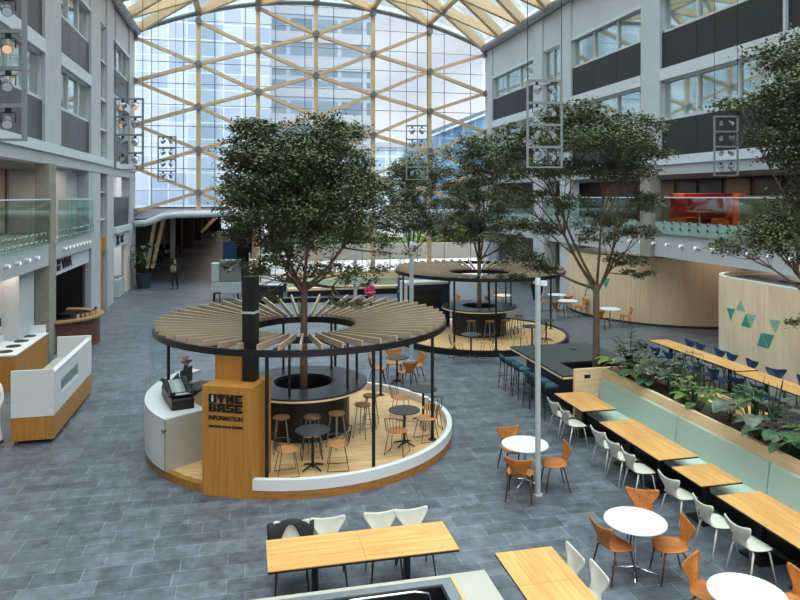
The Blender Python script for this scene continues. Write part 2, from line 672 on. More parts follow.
def side_wall(name, label, x, s, segs, dz, low_open):
    w = structure(name, label, 'wall')
    xb = x - s * 0.6
    PIL = M['pilaster' if s > 0 else 'pilaster2']

    def slab(nm, y0, y1, z0, z1, x0, x1, m):
        return MB().span(x0, x1, y0, y1, z0, z1).build(nm, m, w)

    ya, yb = segs[0][1], segs[-1][2]
    # backing, frieze, ledges along the whole wall
    slab('backing', ya, yb, 6.5 + dz, 15.2, x - s * 0.45, xb, PIL)
    for kind, y0, y1 in segs:
        if kind == 'p':
            slab('pilaster', y0, y1, 0 if (y0, y1) in low_open else 6.45 + dz, 15.2, x, x - s * 0.45, PIL)
            continue
        slab('frieze', y0, y1, 13.4 + dz, 15.2, x - s * 0.08, x - s * 0.45, PIL)
        if kind == 'n':
            for z0, z1 in ((7.1, 9.9), (9.9, 13.4)):
                window(x, s, y0, y1, z0 + dz, z1 + dz, 1, 'narrow upright window in the ' + name.replace('_', ' '))
            for z in (8.4, 9.8, 11.6):
                slab('transom', y0, y1, z + dz, z + dz + 0.08, x - s * 0.05, x - s * 0.25, M['winframe'])
            slab('ledge', y0, y1, 6.78 + dz, 7.1 + dz, x + s * 0.05, x - s * 0.45, M['ledge'])
            continue
        for b in (7.1, 10.5):
            n = 3
            for i in range(n):
                a0 = y0 + (y1 - y0) * i / n
                a1 = y0 + (y1 - y0) * (i + 1) / n
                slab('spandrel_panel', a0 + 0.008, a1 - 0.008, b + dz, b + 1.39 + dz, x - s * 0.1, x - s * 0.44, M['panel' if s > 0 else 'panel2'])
            window(x, s, y0, y1, b + 1.4 + dz, b + 2.95 + dz, 2, 'row of panes in an upper bay of the ' + name.replace('_', ' '))
        slab('ledge', y0, y1, 10.05 + dz, 10.5 + dz, x + s * 0.02, x - s * 0.45, M['ledge'])
        slab('ledge', y0, y1, 13.25 + dz, 13.4 + dz, x - s * 0.02, x - s * 0.45, M['ledge'])
    slab('ledge', ya, yb, 6.78 + dz, 7.1 + dz, x + s * 0.12, x - s * 0.44, M['ledge'])
    slab('fascia_beam', ya, yb, 6.4 + dz, 6.78 + dz, x + s * 0.03, x - s * 0.44, M['fascia'])
    return w


LSEG = [('b', YB, -2.0), ('p', -2.0, 0.0), ('b', 0, 5.6), ('p', 5.6, 7.5), ('b', 7.5, 11.9), ('p', 11.9, 13.3), ('b', 13.3, 17.9), ('p', 17.9, 19.8), ('b', 19.8, 24.5), ('p', 24.5, 26.5), ('b', 26.5, 31.4), ('p', 31.4, 33.3),
        ('n', 33.3, 34.9), ('p', 34.9, 36.5), ('b', 36.5, 41.4), ('p', 41.4, 43.2)]
wl = side_wall('wall_left', 'grey office facade along the west side of the atrium', XL, 1, LSEG, 0.0, {(31.4, 33.3), (34.9, 36.5), (41.4, 43.2)})
RSEG = [('b', YB, -2.0), ('p', -2.0, -0.7), ('b', -0.7, 4.8), ('p', 4.8, 6.1), ('b', 6.1, 10.7), ('p', 10.7, 12.0), ('b', 12.0, 17.2), ('p', 17.2, 17.3), ('b', 17.3, 23.5), ('p', 23.5, 24.8), ('b', 24.8, 30.9), ('p', 30.9, 32.1),
        ('n', 32.1, 34.2), ('p', 34.2, 35.4), ('b', 35.4, 41.9), ('p', 41.9, 43.2)]
wr = side_wall('wall_right', 'grey office facade along the east side of the atrium', XR, -1, RSEG, -0.25, {(30.9, 32.1), (34.2, 35.4), (41.9, 43.2)})

# concrete pillars that carry the facades
struct(MB().span(-6.75, -6.3, 24.5, 25.3, 0, 6.42).build('pillar', M['concrete'], bevel=0.02), 'raw concrete pillar below the west facade', 'pillar')
struct(MB().span(15.4, 15.9, 23.7, 24.4, 2.95, 6.2).build('pillar', M['concrete'], bevel=0.02), 'pale concrete post on the east balcony edge', 'pillar')
for yp, q in ((33.6, 'next to the narrow window bay'), (42.0, 'in the corner by the glass gable')):
    struct(MB().span(15.5, 16.2, yp, yp + 1.2, 0, 6.2).build('pillar', M['pilaster']), 'grey clad pillar ' + q, 'pillar')

# --- west ground and first floor
w = wl


def part(nm, x0, x1, y0, y1, z0, z1, m, parent=w, bevel=0.0):
    return MB().span(x0, x1, y0, y1, z0, z1).build(nm, m, parent, bevel=bevel)


lg = structure('wall_gallery', 'recessed gallery behind the west balcony', 'wall')
w = lg
part('soffit', -11, XL - 0.02, YB, 33.3, 6.42, 6.5, M['ceil'], lg)
part('loggia_back_wall', -9.7, -9.5, YB, 33.3, 3.8, 6.42, M['beigeint'], lg)
for k in range(12):
    part('wall_joint', -9.5, -9.46, 16.5 + k * 1.4, 16.56 + k * 1.4, 3.8, 6.42, M['darkint'], lg)
part('balcony_slab', -9.6, XL, YB, 31.4, 3.55, 3.8, M['ceil'], lg)
part('balcony_fascia', XL - 0.06, XL + 0.1, YB, 24.5, 3.04, 3.78, M['fascia'])
part('balcony_fascia', XL - 0.06, XL + 0.1, 25.3, 31.4, 3.15, 3.78, M['fascia'])
part('loggia_side_wall', -9.5, XL - 0.02, 31.0, 31.4, 3.6, 6.42, M['pilaster'], lg)
part('loggia_pier', -7.3, -6.9, 29.2, 31.2, 3.8, 6.42, M['pilaster'], lg)
# ground floor: cream wall behind the bins, pier, black shop front
sf = structure('wall_shopfront', 'cream wall, grey pier and dark shop front below the west balcony', 'wall')
part('cream_wall', -7.3, -7.1, YB, 22.6, 0, 3.04, M['creamwall'], sf)
part('grey_pier', -7.3, -6.6, 22.4, 23.9, 0, 3.04, M['pilaster'], sf)
part('sign_band', -6.62, -6.45, 25.3, 31.0, 2.55, 3.15, M['ledge'], sf)
part('shop_back_wall', -10.2, -10.0, 25.0, 31.4, 0, 3.1, M['darkint'], sf)
part('shop_side_wall', -10.2, -6.6, 30.6, 31.0, 0, 3.1, M['black'], sf)
part('shop_side_wall', -10.2, -7.1, 24.9, 25.1, 0, 3.1, M['black'], sf)
part('shop_ceiling', -10.2, -6.6, 25.0, 31.0, 2.95, 3.1, M['black'], sf)
for k in range(4):
    part('wood_shelf', -10.0, -9.6, 25.6, 30.4, 0.9 + k * 0.5, 0.98 + k * 0.5, M['brownint'], sf)
# narrow bay with oak door frame
part('door_leaf', -6.75, -6.65, 33.3, 34.9, 0, 2.9, M['brownint'], sf)
part('oak_panel', -6.62, -6.5, 33.4, 34.1, 0, 3.5, M['oakv'], sf)
part('oak_panel', -6.62, -6.5, 34.2, 34.9, 2.7, 3.4, M['oakv'], sf)
part('glazing', -6.75, -6.7, 33.3, 34.9, 3.4, 7.0, M['pane'], sf)
part('transom', -6.7, -6.55, 33.3, 34.9, 4.2, 4.28, M['winframe'], sf)
part('transom', -6.7, -6.55, 33.3, 34.9, 5.5, 5.58, M['winframe'], sf)
# last bay: dark glazed balcony, sign band, opening
part('dark_glazing', -6.6, -6.52, 36.5, 41.4, 3.75, 5.3, M['panel'], sf)
part('balcony_ledge', -7.0, -6.3, 36.5, 41.4, 3.45, 3.75, M['ledge'], sf)
part('upper_glazing', -7.2, -7.15, 36.5, 41.4, 5.3, 6.5, M['pane'], sf)
part('sign_band', -6.62, -6.45, 36.5, 41.4, 2.7, 3.45, M['ledge'], sf)
part('opening_back', -9.2, -9.0, 36.0, 41.6, 0, 3.4, M['ceil'], sf)
part('opening_ceiling', -9.2, -6.6, 36.0, 41.6, 2.9, 3.0, M['ceil'], sf)
part('oak_jamb', -6.62, -6.45, 40.6, 41.4, 0, 2.7, M['creamwall'], sf)

# --- east first floor
w = wr
eg = structure('wall_balcony', 'recessed gallery with dark panes behind the east balcony', 'wall')
gb = structure('wall_undercroft', 'pale wall and soffit below the east balcony', 'wall')
part('soffit', XR + 0.02, 22, YB, 43.2, 6.15, 6.25, M['ceil'], eg)
part('balcony_slab', XR, 22, YB, 43.2, 3.75, 4.0, M['ceil'], eg)
part('balcony_fascia', XR - 0.1, XR + 0.06, YB, 43.2, 3.0, 4.0, M['fascia'], wr)
part('back_wall', 20.4, 20.6, YB, 43.2, 4.0, 6.2, M['darkint'], eg)
for k in range(16):
    part('dark_pane', 20.34, 20.4, 14 + k * 1.7, 15.4 + k * 1.7, 4.1, 6.1, M['brownint'] if k % 3 == 0 else M['black'], eg)
part('ground_back_wall', 24.4, 24.6, YB, 43.2, 0, 3.8, M['creamwall'], gb)
part('ground_soffit', XR, 24.5, YB, 43.2, 3.6, 3.75, M['ceil'], gb)

# wall at the far ends of the side wings
struct(MB().span(15.7, 24.6, 43.2, 43.5, 0, 6.5).build('wall_wing', M['pilaster']), 'end wall of the east wing', 'wall')
struct(MB().span(-11, -6.43, 43.2, 43.5, 0, 6.5).build('wall_end', M['pilaster']), 'end wall of the west wing', 'wall')


# ---------------------------------------------------------------- balustrades with glass panels and clamps
def balustrade(label, x, s, y0, y1, zb, zt, n):
    t = thing('glass_balustrade', label, 'balustrade', (x, (y0 + y1) / 2, zb))
    L = y1 - y0
    for i in range(n):
        a0 = -L / 2 + L * i / n + 0.01
        a1 = -L / 2 + L * (i + 1) / n - 0.01
        MB().span(-0.012, 0.012, a0, a1, 0, zt - zb - 0.04).build('glass_panel', M['railglass'], t)
    if s < 0:
        MB().span(-0.018, 0.018, -L / 2, L / 2, -.1, .36).build('frosted_strip', M['frost'], t)
    MB().span(-0.03, 0.03, -L / 2, L / 2, zt - zb - 0.04, zt - zb).build('handrail', M['ledge'], t)
    first = None
    for i in range(int(L / 0.5)):
        y = -L / 2 + 0.3 + i * 0.5
        for z in (0.12, 0.34):
            if first is None:
                first = MB().cyl((s * 0.015, 0, 0), (s * 0.06, 0, 0), 0.05, n=8).build('clamp', M['chrome'], t)
                c = first
            else:
                c = first.copy()
                COL.objects.link(c)
            c.location = (0, y, z)


balustrade('greenish glass balustrade on the west balcony, before the concrete pillar', XL + 0.18, 1, 14.0, 24.4, 3.78, 5.24, 5)
balustrade('greenish glass balustrade on the west balcony above the lettered shop sign', XL + 0.18, 1, 25.4, 30.9, 3.78, 5.24, 3)
balustrade('long greenish glass balustrade in front of the orange booth', XR - 0.18, -1, 12.6, 23.5, 4.0, 5.3, 5)
balustrade('greenish glass balustrade on the east balcony behind the planter tree', XR - 0.18, -1, 24.8, 41.8, 4.0, 5.3, 8)


def pod_light(loc, s, label, group):
    t = thing('fascia_spotlight', label, 'spotlight', loc, 0, group)
    MB().cyl((0, 0, 0), (s * 0.12, 0, 0), 0.055, n=10).build('housing', M['white'], t)
    MB().cyl((s * 0.12, 0, 0), (s * 0.13, 0, 0), 0.045, n=10).build('lens', M['whitelamp'], t)
    return t


for i in range(7):
    pod_light((XL + 0.1, 17.6 + i * 0.9, 3.42), 1, 'small round white spotlight on the west fascia above the bins', 'spotlights on the west fascia above the bins')
for i in range(8):
    pod_light((XL + 0.1, 26.3 + i * 0.55, 3.45), 1, 'small round white spotlight on the west fascia above the shop sign', 'spotlights on the west fascia above the shop sign')
for i in range(12):
    pod_light((XR - 0.1, 16.0 + i * 0.85, 3.5), -1, 'small round white spotlight on the grey fascia below the orange booth', 'spotlights on the east fascia')

# shop signs
sg = thing('shop_sign', 'black shop lettering with square logo on the pale band above the dark shop', 'sign', (XL, 25.9, 2.72))
mt = frame_mtx((0.0, 0.0, 0), (0, 1, 0))
MB().span(-0.005, 0.02, 0.05, 0.45, -0.02, 0.16).build('logo', M['black'], sg)
MB().span(-0.005, 0.02, 0.05, 0.45, 0.2, 0.36).build('logo', M['black'], sg)
text('VIVA', 0.5, M['black'], sg, frame_mtx((0.01, 0.65, -0.0), (0, 1, 0)), 0.01, 0.015, sx=1.35)
sg = thing('shop_sign', 'black logo lettering on the pale band above the opening by the glass gable', 'sign', (XL, 37.3, 2.9))
text('X', 0.55, M['black'], sg, frame_mtx((0.01, 0.0, -0.02), (0, 1, 0)), 0.01, 0.05, name='logo', sx=1.6)
text('3K', 0.5, M['black'], sg, frame_mtx((0.01, 1.1, 0), (0, 1, 0)), 0.01, 0.02, sx=1.6)
for i, (yy, zz, q) in enumerate(((20.9, 1.25, 'next to the end of the bin counter'), (21.6, 1.3, 'halfway along the bin counter'), (22.1, 1.35, 'beside the grey pier'))):
    p = thing('poster', 'small white notice on the cream wall ' + q, 'poster', (-7.1, yy, zz))
    MB().span(0, 0.012, 0, 0.42, 0, 0.6).build('sheet', M['white'], p)
    MB().span(0.012, 0.016, 0.08, 0.34, 0.1, 0.35).build('picture', M['darkint'], p)

# ---------------------------------------------------------------- glass gable with timber lattice
g = structure('window_1', 'glass gable with a pale timber lattice', 'window')
poly = [(XL, 4.15)] + [(x, arcz(x)) for x in np.linspace(XL, XR, 25)] + [(XR, 4.15)]
vs = [(x, 43.62, z) for x, z in poly] + [(x, 43.64, z) for x, z in poly]
n = len(poly)
MB().add(vs, [tuple(range(n)), tuple(range(n, 2 * n))[::-1]] + [(i, (i + 1) % n, n + (i + 1) % n, n + i) for i in range(n)]).build('pane', M['facadeglass'], g)
MB().span(1.0, XR, 43.62, 43.64, 0.05, 4.15).build('pane', M['facadeglass'], g)
nodesets = []
for i in range(7):
    base = (5.73 if i % 2 == 1 else 4.43) + (0, -.15, -.4, -.55, -.33, 0, 0)[i]
    zs = []
    k = 0
    top = arcz(COLX[i])
    while base + 2.6 * k < top - 0.9:
        zs.append(base + 2.6 * k)
        k += 1
    zs.append(min(base + 2.6 * k, top) if base + 2.6 * k < top + 0.8 else top)
    nodesets.append(zs)


def timber(p0, p1, w_, h_, parent, name, m=None):
    """a glued timber with its grain along local z"""
    p0, p1 = Vector(p0), Vector(p1)
    d = p1 - p0
    b = MB().box((0, 0, d.length / 2), (w_, h_, d.length))
    o = b.build(name, m or M['glulam'], parent)
    q = d.normalized()
    side = q.cross(Vector((0, 1, 0)))
    if side.length < 1e-3:
        side = Vector((1, 0, 0))
    side.normalize()
    y = q.cross(side)
    mt = Matrix((side, y, q)).transposed().to_4x4()
    mt.translation = p0
    o.matrix_local = mt
    return o


for i in range(6):
    for za in nodesets[i]:
        for zb in nodesets[i + 1]:
            if 0.5 < abs(za - zb) < 2.1 and not (za == nodesets[i][-1] and zb == nodesets[i + 1][-1]):
                timber((COLX[i], 43.15, za), (COLX[i + 1], 43.15, zb), 0.2, 0.3, g, 'timber_brace')
for i in range(1, 6):
    timber((COLX[i], 43.2, 4.1 if i < 2 else 0), (COLX[i], 43.2, arcz(COLX[i])), 0.25, 0.3, g, 'timber_column')
for i in range(7):
    for za in nodesets[i]:
        MB().cyl((COLX[i], 42.85, za), (COLX[i], 43.4, za), 0.2, n=10).build('steel_node', M['node'], g)
c = MB()
for k in range(11):
    z = 4.43 + 1.3 * k
    half = XR - XM
    if z > 15.2:
        half = math.sqrt(max(0, ARC_R ** 2 - (z - APEX + ARC_R) ** 2))
    c.cyl((XM - half, 43.45, z), (XM + half, 43.45, z), 0.025, n=5, caps=False)
for k in range(12):
    x = XL + (k + 0.5) * (XR - XL) / 12
    c.cyl((x, 43.5, 0 if x > 1 else 4.2), (x, 43.5, arcz(x)), 0.025, n=5, caps=False)
c.build('glazing_bar', M['node'], g)
MB().tube([(x, 43.1, arcz(x)) for x in np.linspace(XL, XR, 33)], 0.2, n=10).build('arch_tube', M['node'], g)
# entrance ledge at the foot of the gable
e = structure('trim_1', 'pale curved steel ledge over the passage at the foot of the gable', 'ledge')
MB().tube([(-6.4, 42.7, 3.72), (-5.7, 42.7, 3.76), (-5.2, 42.7, 3.95), (-4.8, 42.7, 4.15), (-4.2, 42.7, 4.22), (-1, 42.7, 4.3), (1.2, 42.7, 4.33), (6, 42.7, 4.33), (XR, 42.7, 4.3)], 0.2, n=10).build('tube', M['ledge'], e)
MB().span(-4.6, XR, 42.8, 43.5, 4.28, 4.5).build('glazed_strip', M['ledge'], e)
MB().span(-6.4, -4.6, 43.2, 43.5, 4.0, 4.5).build('spandrel', M['ledge'], e)

# ---------------------------------------------------------------- roof
r = structure('ceiling', 'vaulted glass roof on glued timber beams', 'roof')
xs = list(np.linspace(XL, XR, 25))
rows = [[(x, y, arcz(x) + 0.55) for x in xs] for y in (YB, 43.6)]
MB().grid(rows).build('pane', M['roofglass'], r)
DY = 3.3
near, far = [], MB()
for k in range(0, 16):
    y = YF - DY * k
    for i in range(7):
        p = Vector((COLX[i], y, arcz(COLX[i]) + 0.1))
        if k < 15 and 0 < i < 6:
            near.append((p, Vector((COLX[i], y - DY, p.z)), k, 0.22))
        if i < 6:
            q = Vector((COLX[i + 1], y, arcz(COLX[i + 1]) + 0.1))
            if k:
                near.append((p, q, k, 0.28))
        if k < 15:
            j = i + 1 if i < 3 else i - 1 if i > 3 else None
            if j is not None:
                near.append((p, Vector((COLX[j], y - DY, arcz(COLX[j]) + 0.1)), k, 0.28))
cnt = 0
for p, q, k, w_ in near:
    if k <= 5 and cnt < 98:
        timber(p, q, 0.5 if w_ > 0.25 else 0.35, w_, r, 'timber_beam')
        cnt += 1
    else:
        far.beam(p, q, w_, 0.5)
o = far.build('timber_beam_field', M['glulam'], r)
o['kind'] = 'stuff'
nb = MB()
for k in range(15):
    y = YF - DY * k
    for i in range(7):
        if k < 6:
            MB().cyl((COLX[i], y, arcz(COLX[i]) - 0.2), (COLX[i], y, arcz(COLX[i]) + 0.4), 0.2, n=10).build('steel_node', M['node'], r)
for x in (XL + 0.1, XR - 0.1):
    MB().cyl((x, YB, 15.2), (x, YF, 15.2), 0.26, n=10).build('edge_tube', M['node'], r)

# ---------------------------------------------------------------- passage under the ledge and the world outside
p = structure('wall_passage', 'dark passage that leads on beyond the gable', 'passage')
part('tiled_floor', -9.5, 1.0, 43.5, 110, -0.3, 0.0, M['floor'], p)
part('dark_ceiling', -9.5, 1.0, 43.7, 110, 4.0, 4.3, M['darkint'], p)
part('side_wall', 0.8, 1.0, 43.7, 110, 0, 4.0, M['darkint'], p)
part('side_wall', -9.7, -9.5, 43.7, 110, 0, 4.0, M['darkint'], p)
part('portal_wall', -9.5, -6.3, 62.0, 62.3, 0, 4.0, M['ceil'], p)
part('portal_post', -6.3, -5.9, 61.6, 62.0, 0, 4.0, M['ledge'], p)
for k in range(6):
    part('wall_pier', -7.5, -5.2 if k % 2 else -5.8, 66 + k * 7, 68 + k * 7, 0, 4.0, M['darkint'], p)
for k in range(5):
    part('wall_pier', -1.0, 0.8, 50 + k * 10, 53 + k * 10, 0, 4.0, M['darkint'], p)
part('end_wall', -9.5, 1.0, 110, 110.3, 0, 4.0, M['darkint'], p)
part('lit_doorway', -3.6, -2.2, 109.9, 109.98, 0.3, 3.2, M['litpane'], p)
part('lit_doorway', -1.2, 0.4, 109.9, 109.98, 0.3, 3.4, M['litpane'], p)
timber((-5.9, 44.6, 0.9), (-5.4, 44.4, 4.0), 0.2, 0.3, p, 'timber_strut')
timber((-5.6, 44.6, 0.9), (-4.9, 44.4, 4.0), 0.2, 0.3, p, 'timber_strut')
timber((0.55, 44.2, 0), (0.75, 44.0, 4.0), 0.45, 0.35, p, 'timber_strut')
timber((-2.9, 49, 2.9), (-1.9, 47.5, 3.95), 0.2, 0.25, p, 'timber_strut')

struct(MB().span(1.0, 140, 43.7, 190, -0.4, -0.03).build('ground', mat('pale outdoor paving', '#9c9b98', 0.8, 0, 0.08, 0.4)), 'pale outdoor paving beyond the gable', 'ground')
struct(MB().span(-140, -9.8, 43.7, 190, -0.4, -0.03).build('ground', mat('pale street paving', '#b1b0ae', 0.8, 0, 0.08, 0.4)), 'pale street beside the passage', 'ground')
lawn = struct(MB().span(2.0, 60, 66, 84, -0.03, 0.25).build('ground', mat('lawn green', '#587a34', 0.9, 0, 0.25, 3)), 'strip of lawn behind the street', 'ground')
struct(MB().span(4.0, 24, 57, 57.4, 0, 1.3).build('wall_street', mat('pale street wall', '#86827a', 0.8, 0, 0.05)), 'low pale wall along the street', 'wall')
for nm, lab, x0, x1, y0, y1, z1, args in (
        ('office_tower', 'pale blue glazed office tower beyond the gable', -22, 2.2, 64, 80, 46, ('#93a7c2', '#bdcbde', '#d3dce8', 1.6, 1.5, 0.2, 0.05)),
        ('office_tower', 'grey green banded office tower in the middle of the gable', 3.0, 14.8, 80, 96, 44, ('#6f808e', '#8a9aa7', '#aab7c3', 3.0, 2.4, 0.2, 0.25)),
        ('office_building', 'low blue glazed building with a sloping roof behind the gable', 21.0, 48, 74, 90, 12.5, ('#4f7a9f', '#6d97b8', '#86a7c0', 1.4, 3.0, 0.2, 0.12)),
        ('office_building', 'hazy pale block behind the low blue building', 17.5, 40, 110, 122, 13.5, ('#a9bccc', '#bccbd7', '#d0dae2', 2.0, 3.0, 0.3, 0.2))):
    t = thing(nm, lab, 'building', ((x0 + x1) / 2, (y0 + y1) / 2, 0))
    a, b = (x1 - x0) / 2, (y1 - y0) / 2
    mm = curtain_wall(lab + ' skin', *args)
    if 'sloping' in lab:
        z1 = 14.3
        MB().add([(-a, -b, 0), (a, -b, 0), (a, b, 0), (-a, b, 0), (-a, -b, z1 - 2), (a, -b, z1 + 8.8), (a, b, z1 + 8.8), (-a, b, z1 - 2)],
                 [(3, 2, 1, 0), (4, 5, 6, 7), (0, 1, 5, 4), (1, 2, 6, 5), (2, 3, 7, 6), (3, 0, 4, 7)]).build('glazed_front', mm, t)
        MB().beam((-a - 0.5, -b - 0.3, z1 - 1.7), (a, -b - 0.3, z1 + 9.1), 0.8, 0.4).build('roof_edge', M['node'], t)
    else:
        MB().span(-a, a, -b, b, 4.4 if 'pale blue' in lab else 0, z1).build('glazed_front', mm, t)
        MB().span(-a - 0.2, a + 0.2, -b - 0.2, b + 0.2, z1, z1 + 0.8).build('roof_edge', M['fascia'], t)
    if 'pale blue' in lab:
        MB().span(a - 6.3, a - 4.8, -b - 0.15, -b, 4.4, z1).build('dark_stair_strip', curtain_wall('dark stair glass', '#8098ac', '#97acbd', '#bccad6', 2.6, 1.5), t)
    if 'banded' in lab:
        for k in range(14):
            MB().span(-a - 0.1, a + 0.1, -b - 0.1, -b, 3.2 * k + 1.0, 3.2 * k + 2.2).build('floor_band', M['fascia'], t)


# ---------------------------------------------------------------- unseen area lights added to brighten the galleries, undercroft, shops and passage
def lamp(loc, sx, sy, watts, col, name):
    l = bpy.data.lights.new(name, 'AREA')
    l.shape = 'RECTANGLE'
    l.size, l.size_y = sx, sy
    l.energy = watts
    l.color = col
    o = bpy.data.objects.new(name, l)
    COL.objects.link(o)
    o.location = loc
    return o


WARM = (1.0, .86, .72)
for y in (17, 21, 28):
    lamp((-8.0, y, 6.38), 1.2, 3.0, 60, WARM, 'gallery_fill')
for y in (15, 20, 26, 31, 37):
    lamp((18.2, y, 6.1), 1.6, 3.5, 60, (1, .93, .85), 'balcony_fill')
for y in (18, 24, 30, 36):
    lamp((18.5, y, 3.55), 2.0, 3.5, 50, WARM, 'undercroft_fill')
for y in (48, 58, 70, 85, 100):
    lamp((-2.6, y, 3.95), 2.0, 4.0, 45, (1, .82, .7), 'passage_fill')
lamp((-8.4, 28, 2.9), 1.2, 2.5, 30, WARM, 'shop_fill')
lamp((-8.0, 39, 2.85), 1.0, 3.0, 40, (1, .95, .9), 'opening_fill')
lamp((-6.85, 20.5, 3.0), .3, 4.0, 25, WARM, 'bin_wall_fill')
# ---------------------------------------------------------------- chairs
def face(dx, dy):
    return math.atan2(dy, dx) - PI / 2


def shell_rows():
    # y (front +), z, half width, rise of the side edges
    prof = [(.225, .425, .15, 0), (.215, .445, .20, .002), (.12, .45, .235, .010), (0, .445, .235, .014), (-.12, .447, .205, .014),
            (-.19, .465, .165, .008), (-.222, .51, .13, .004), (-.238, .565, .125, 0), (-.25, .615, .155, 0), (-.262, .665, .205, .004),
            (-.272, .725, .255, .022), (-.277, .762, .25, .055)]
    rows = []
    for i, (y, z, hw, e) in enumerate(prof):
        row = []
        for j in range(9):
            s = -1 + j / 4
            wrap = 0.05 * s * s if i >= 6 else 0
            row.append((hw * s, y + wrap - (0.02 * s * s if i < 2 else 0), z + e * s * s))
        rows.append(row)
    return rows


def make_shell_chair(shell, leg):
    def fn():
        t = thing('shell_chair', '', 'chair')
        MB().grid(shell_rows()).build('seat_shell', M[shell], t, solid=0.014, sub=1)
        for sx in (-1, 1):
            for y0, y1 in ((.14, .21), (-.13, -.23)):
                MB().tube([(sx * .13, y0 * .7, .435), (sx * .185, y0, .40), (sx * .225, y1, 0)], [.014, .016, .010], 8).build('leg', M[leg], t)
        return t
    return Maker(fn)


white_chair = make_shell_chair('shellwhite', 'legwhite')
white_dark_chair = make_shell_chair('shellwhite', 'legdark')
oak_chair = make_shell_chair('shelloak', 'legwood')
blue_chair = make_shell_chair('shellblue', 'legdark')


def make_wire_chair():
    t = thing('wire_chair', '', 'chair')
    MB().lathe([(.001, .45), (.20, .45), (.215, .46), (.20, .47), (.001, .475)], n=20).build('seat', M['seatwood'], t)
    for sx in (-1, 1):
        MB().tube([(sx * .14, .12, .45), (sx * .2, .2, .01), (sx * .2, -.2, .01), (sx * .14, -.12, .45)], .008, 6).build('leg_frame', M['black'], t)
    b = MB()
    arc = [(.2 * math.sin(a), -.1 - .12 * math.cos(a)) for a in np.linspace(-1.35, 1.35, 9)]
    b.tube([(x * 1.08, y - .05, .78 - .05 * (abs(x) / .2)) for x, y in arc], .007, 6)
    for x, y in arc:
        b.tube([(x * .95, y * .95, .46), (x * 1.08, y - .05, .78 - .05 * (abs(x) / .2))], .005, 5)
    b.build('wire_back', M['black'], t)
    return t


wire_chair = Maker(make_wire_chair)


def make_bar_stool():
    t = thing('bar_stool', '', 'stool')
    MB().disc(.17, .68, .71, n=20).build('seat', M['stoolwood'], t)
    for a in range(4):
        c, s = math.cos(a * PI / 2 + PI / 4), math.sin(a * PI / 2 + PI / 4)
        MB().cyl((c * .12, s * .12, .68), (c * .22, s * .22, 0), .014, .011, 8).build('leg', M['stoolleg'], t)
    MB().tube([(.19 * math.cos(a), .19 * math.sin(a), .22) for a in np.linspace(0, 2 * PI, 17)[:-1]], .008, 6, closed=True).build('foot_ring', M['stoolleg'], t)
    return t


bar_stool = Maker(make_bar_stool)


def make_teal_stool():
    t = thing('upholstered_stool', '', 'stool')
    MB().box((0, 0, .77), (.36, .36, .07)).build('seat', M['teal'], t, bevel=.02)
    MB().grid([[(.19 * math.sin(a), -.15 - .04 * math.cos(a), z) for a in np.linspace(-1.2, 1.2, 7)] for z in (.78, .86, .92)]).build('backrest', M['teal'], t, solid=.03)
    for sx in (-1, 1):
        for sy in (-1, 1):
            MB().cyl((sx * .15, sy * .15, .74), (sx * .2, sy * .2, 0), .012, .010, 8).build('leg', M['legdark'], t)
    MB().tube([(.185, .185, .3), (-.185, .185, .3), (-.185, -.185, .3), (.185, -.185, .3)], .008, 6, closed=True).build('foot_rail', M['legdark'], t)
    return t


teal_stool = Maker(make_teal_stool)


# ---------------------------------------------------------------- tables
def pedestal_table(label, x0, x1, y0, y1, grain, name='dining_table', halves=1, group=None, h=.74):
    cx, cy = (x0 + x1) / 2, (y0 + y1) / 2
    t = thing(name, label, 'table', (cx, cy, 0), 0, group)
    a, b = (x1 - x0) / 2, (y1 - y0) / 2
    along_x = a > b
    L = a if along_x else b
    for i in range(halves):
        s0 = -L + 2 * L * i / halves + .002
        s1 = -L + 2 * L * (i + 1) / halves - .002
        sm = (s0 + s1) / 2
        m = MB()
        e = MB()
        if along_x:
            m.span(s0, s1, -b, b, h - .012, h)
            e.span(s0, s1, -b, b, h - .035, h - .012)
        else:
            m.span(-a, a, s0, s1, h - .012, h)
            e.span(-a, a, s0, s1, h - .035, h - .012)
        top = m.build('tabletop', M[grain], t)
        e.build('dark_edge', M['black'], top)
        px, py = (sm, 0) if along_x else (0, sm)
        MB().box((px, py, h / 2 - .01), (.08, .08, h - .05)).build('pedestal', M['black'], t)
        MB().box((px, py, .012), (.45, .45, .024)).build('base_plate', M['black'], t)
    return t


def make_round(top, leg, r, name, th=.022):
    def fn():
        t = thing(name, '', 'table')
        MB().lathe([(.001, .74 - th), (r - .01, .74 - th), (r, .735 - th / 2), (r - .006, .74), (.001, .74)], n=40).build('tabletop', M[top], t)
        MB().cyl((0, 0, .03), (0, 0, .74 - th), .028, n=12).build('column', M[leg], t)
        b = MB()
        for k in range(4):
            c, s = math.cos(k * PI / 2 + .5), math.sin(k * PI / 2 + .5)
            b.tube([(0, 0, .09), (c * .15, s * .15, .05), (c * r * .75, s * r * .75, .02)], [.02, .018, .012], 8)
        b.build('foot_cross', M[leg], t)
        return t
    return Maker(fn)


white_round = make_round('white', 'chrome', .43, 'round_table')
dark_round = make_round('blacktop', 'black', .33, 'cafe_table')

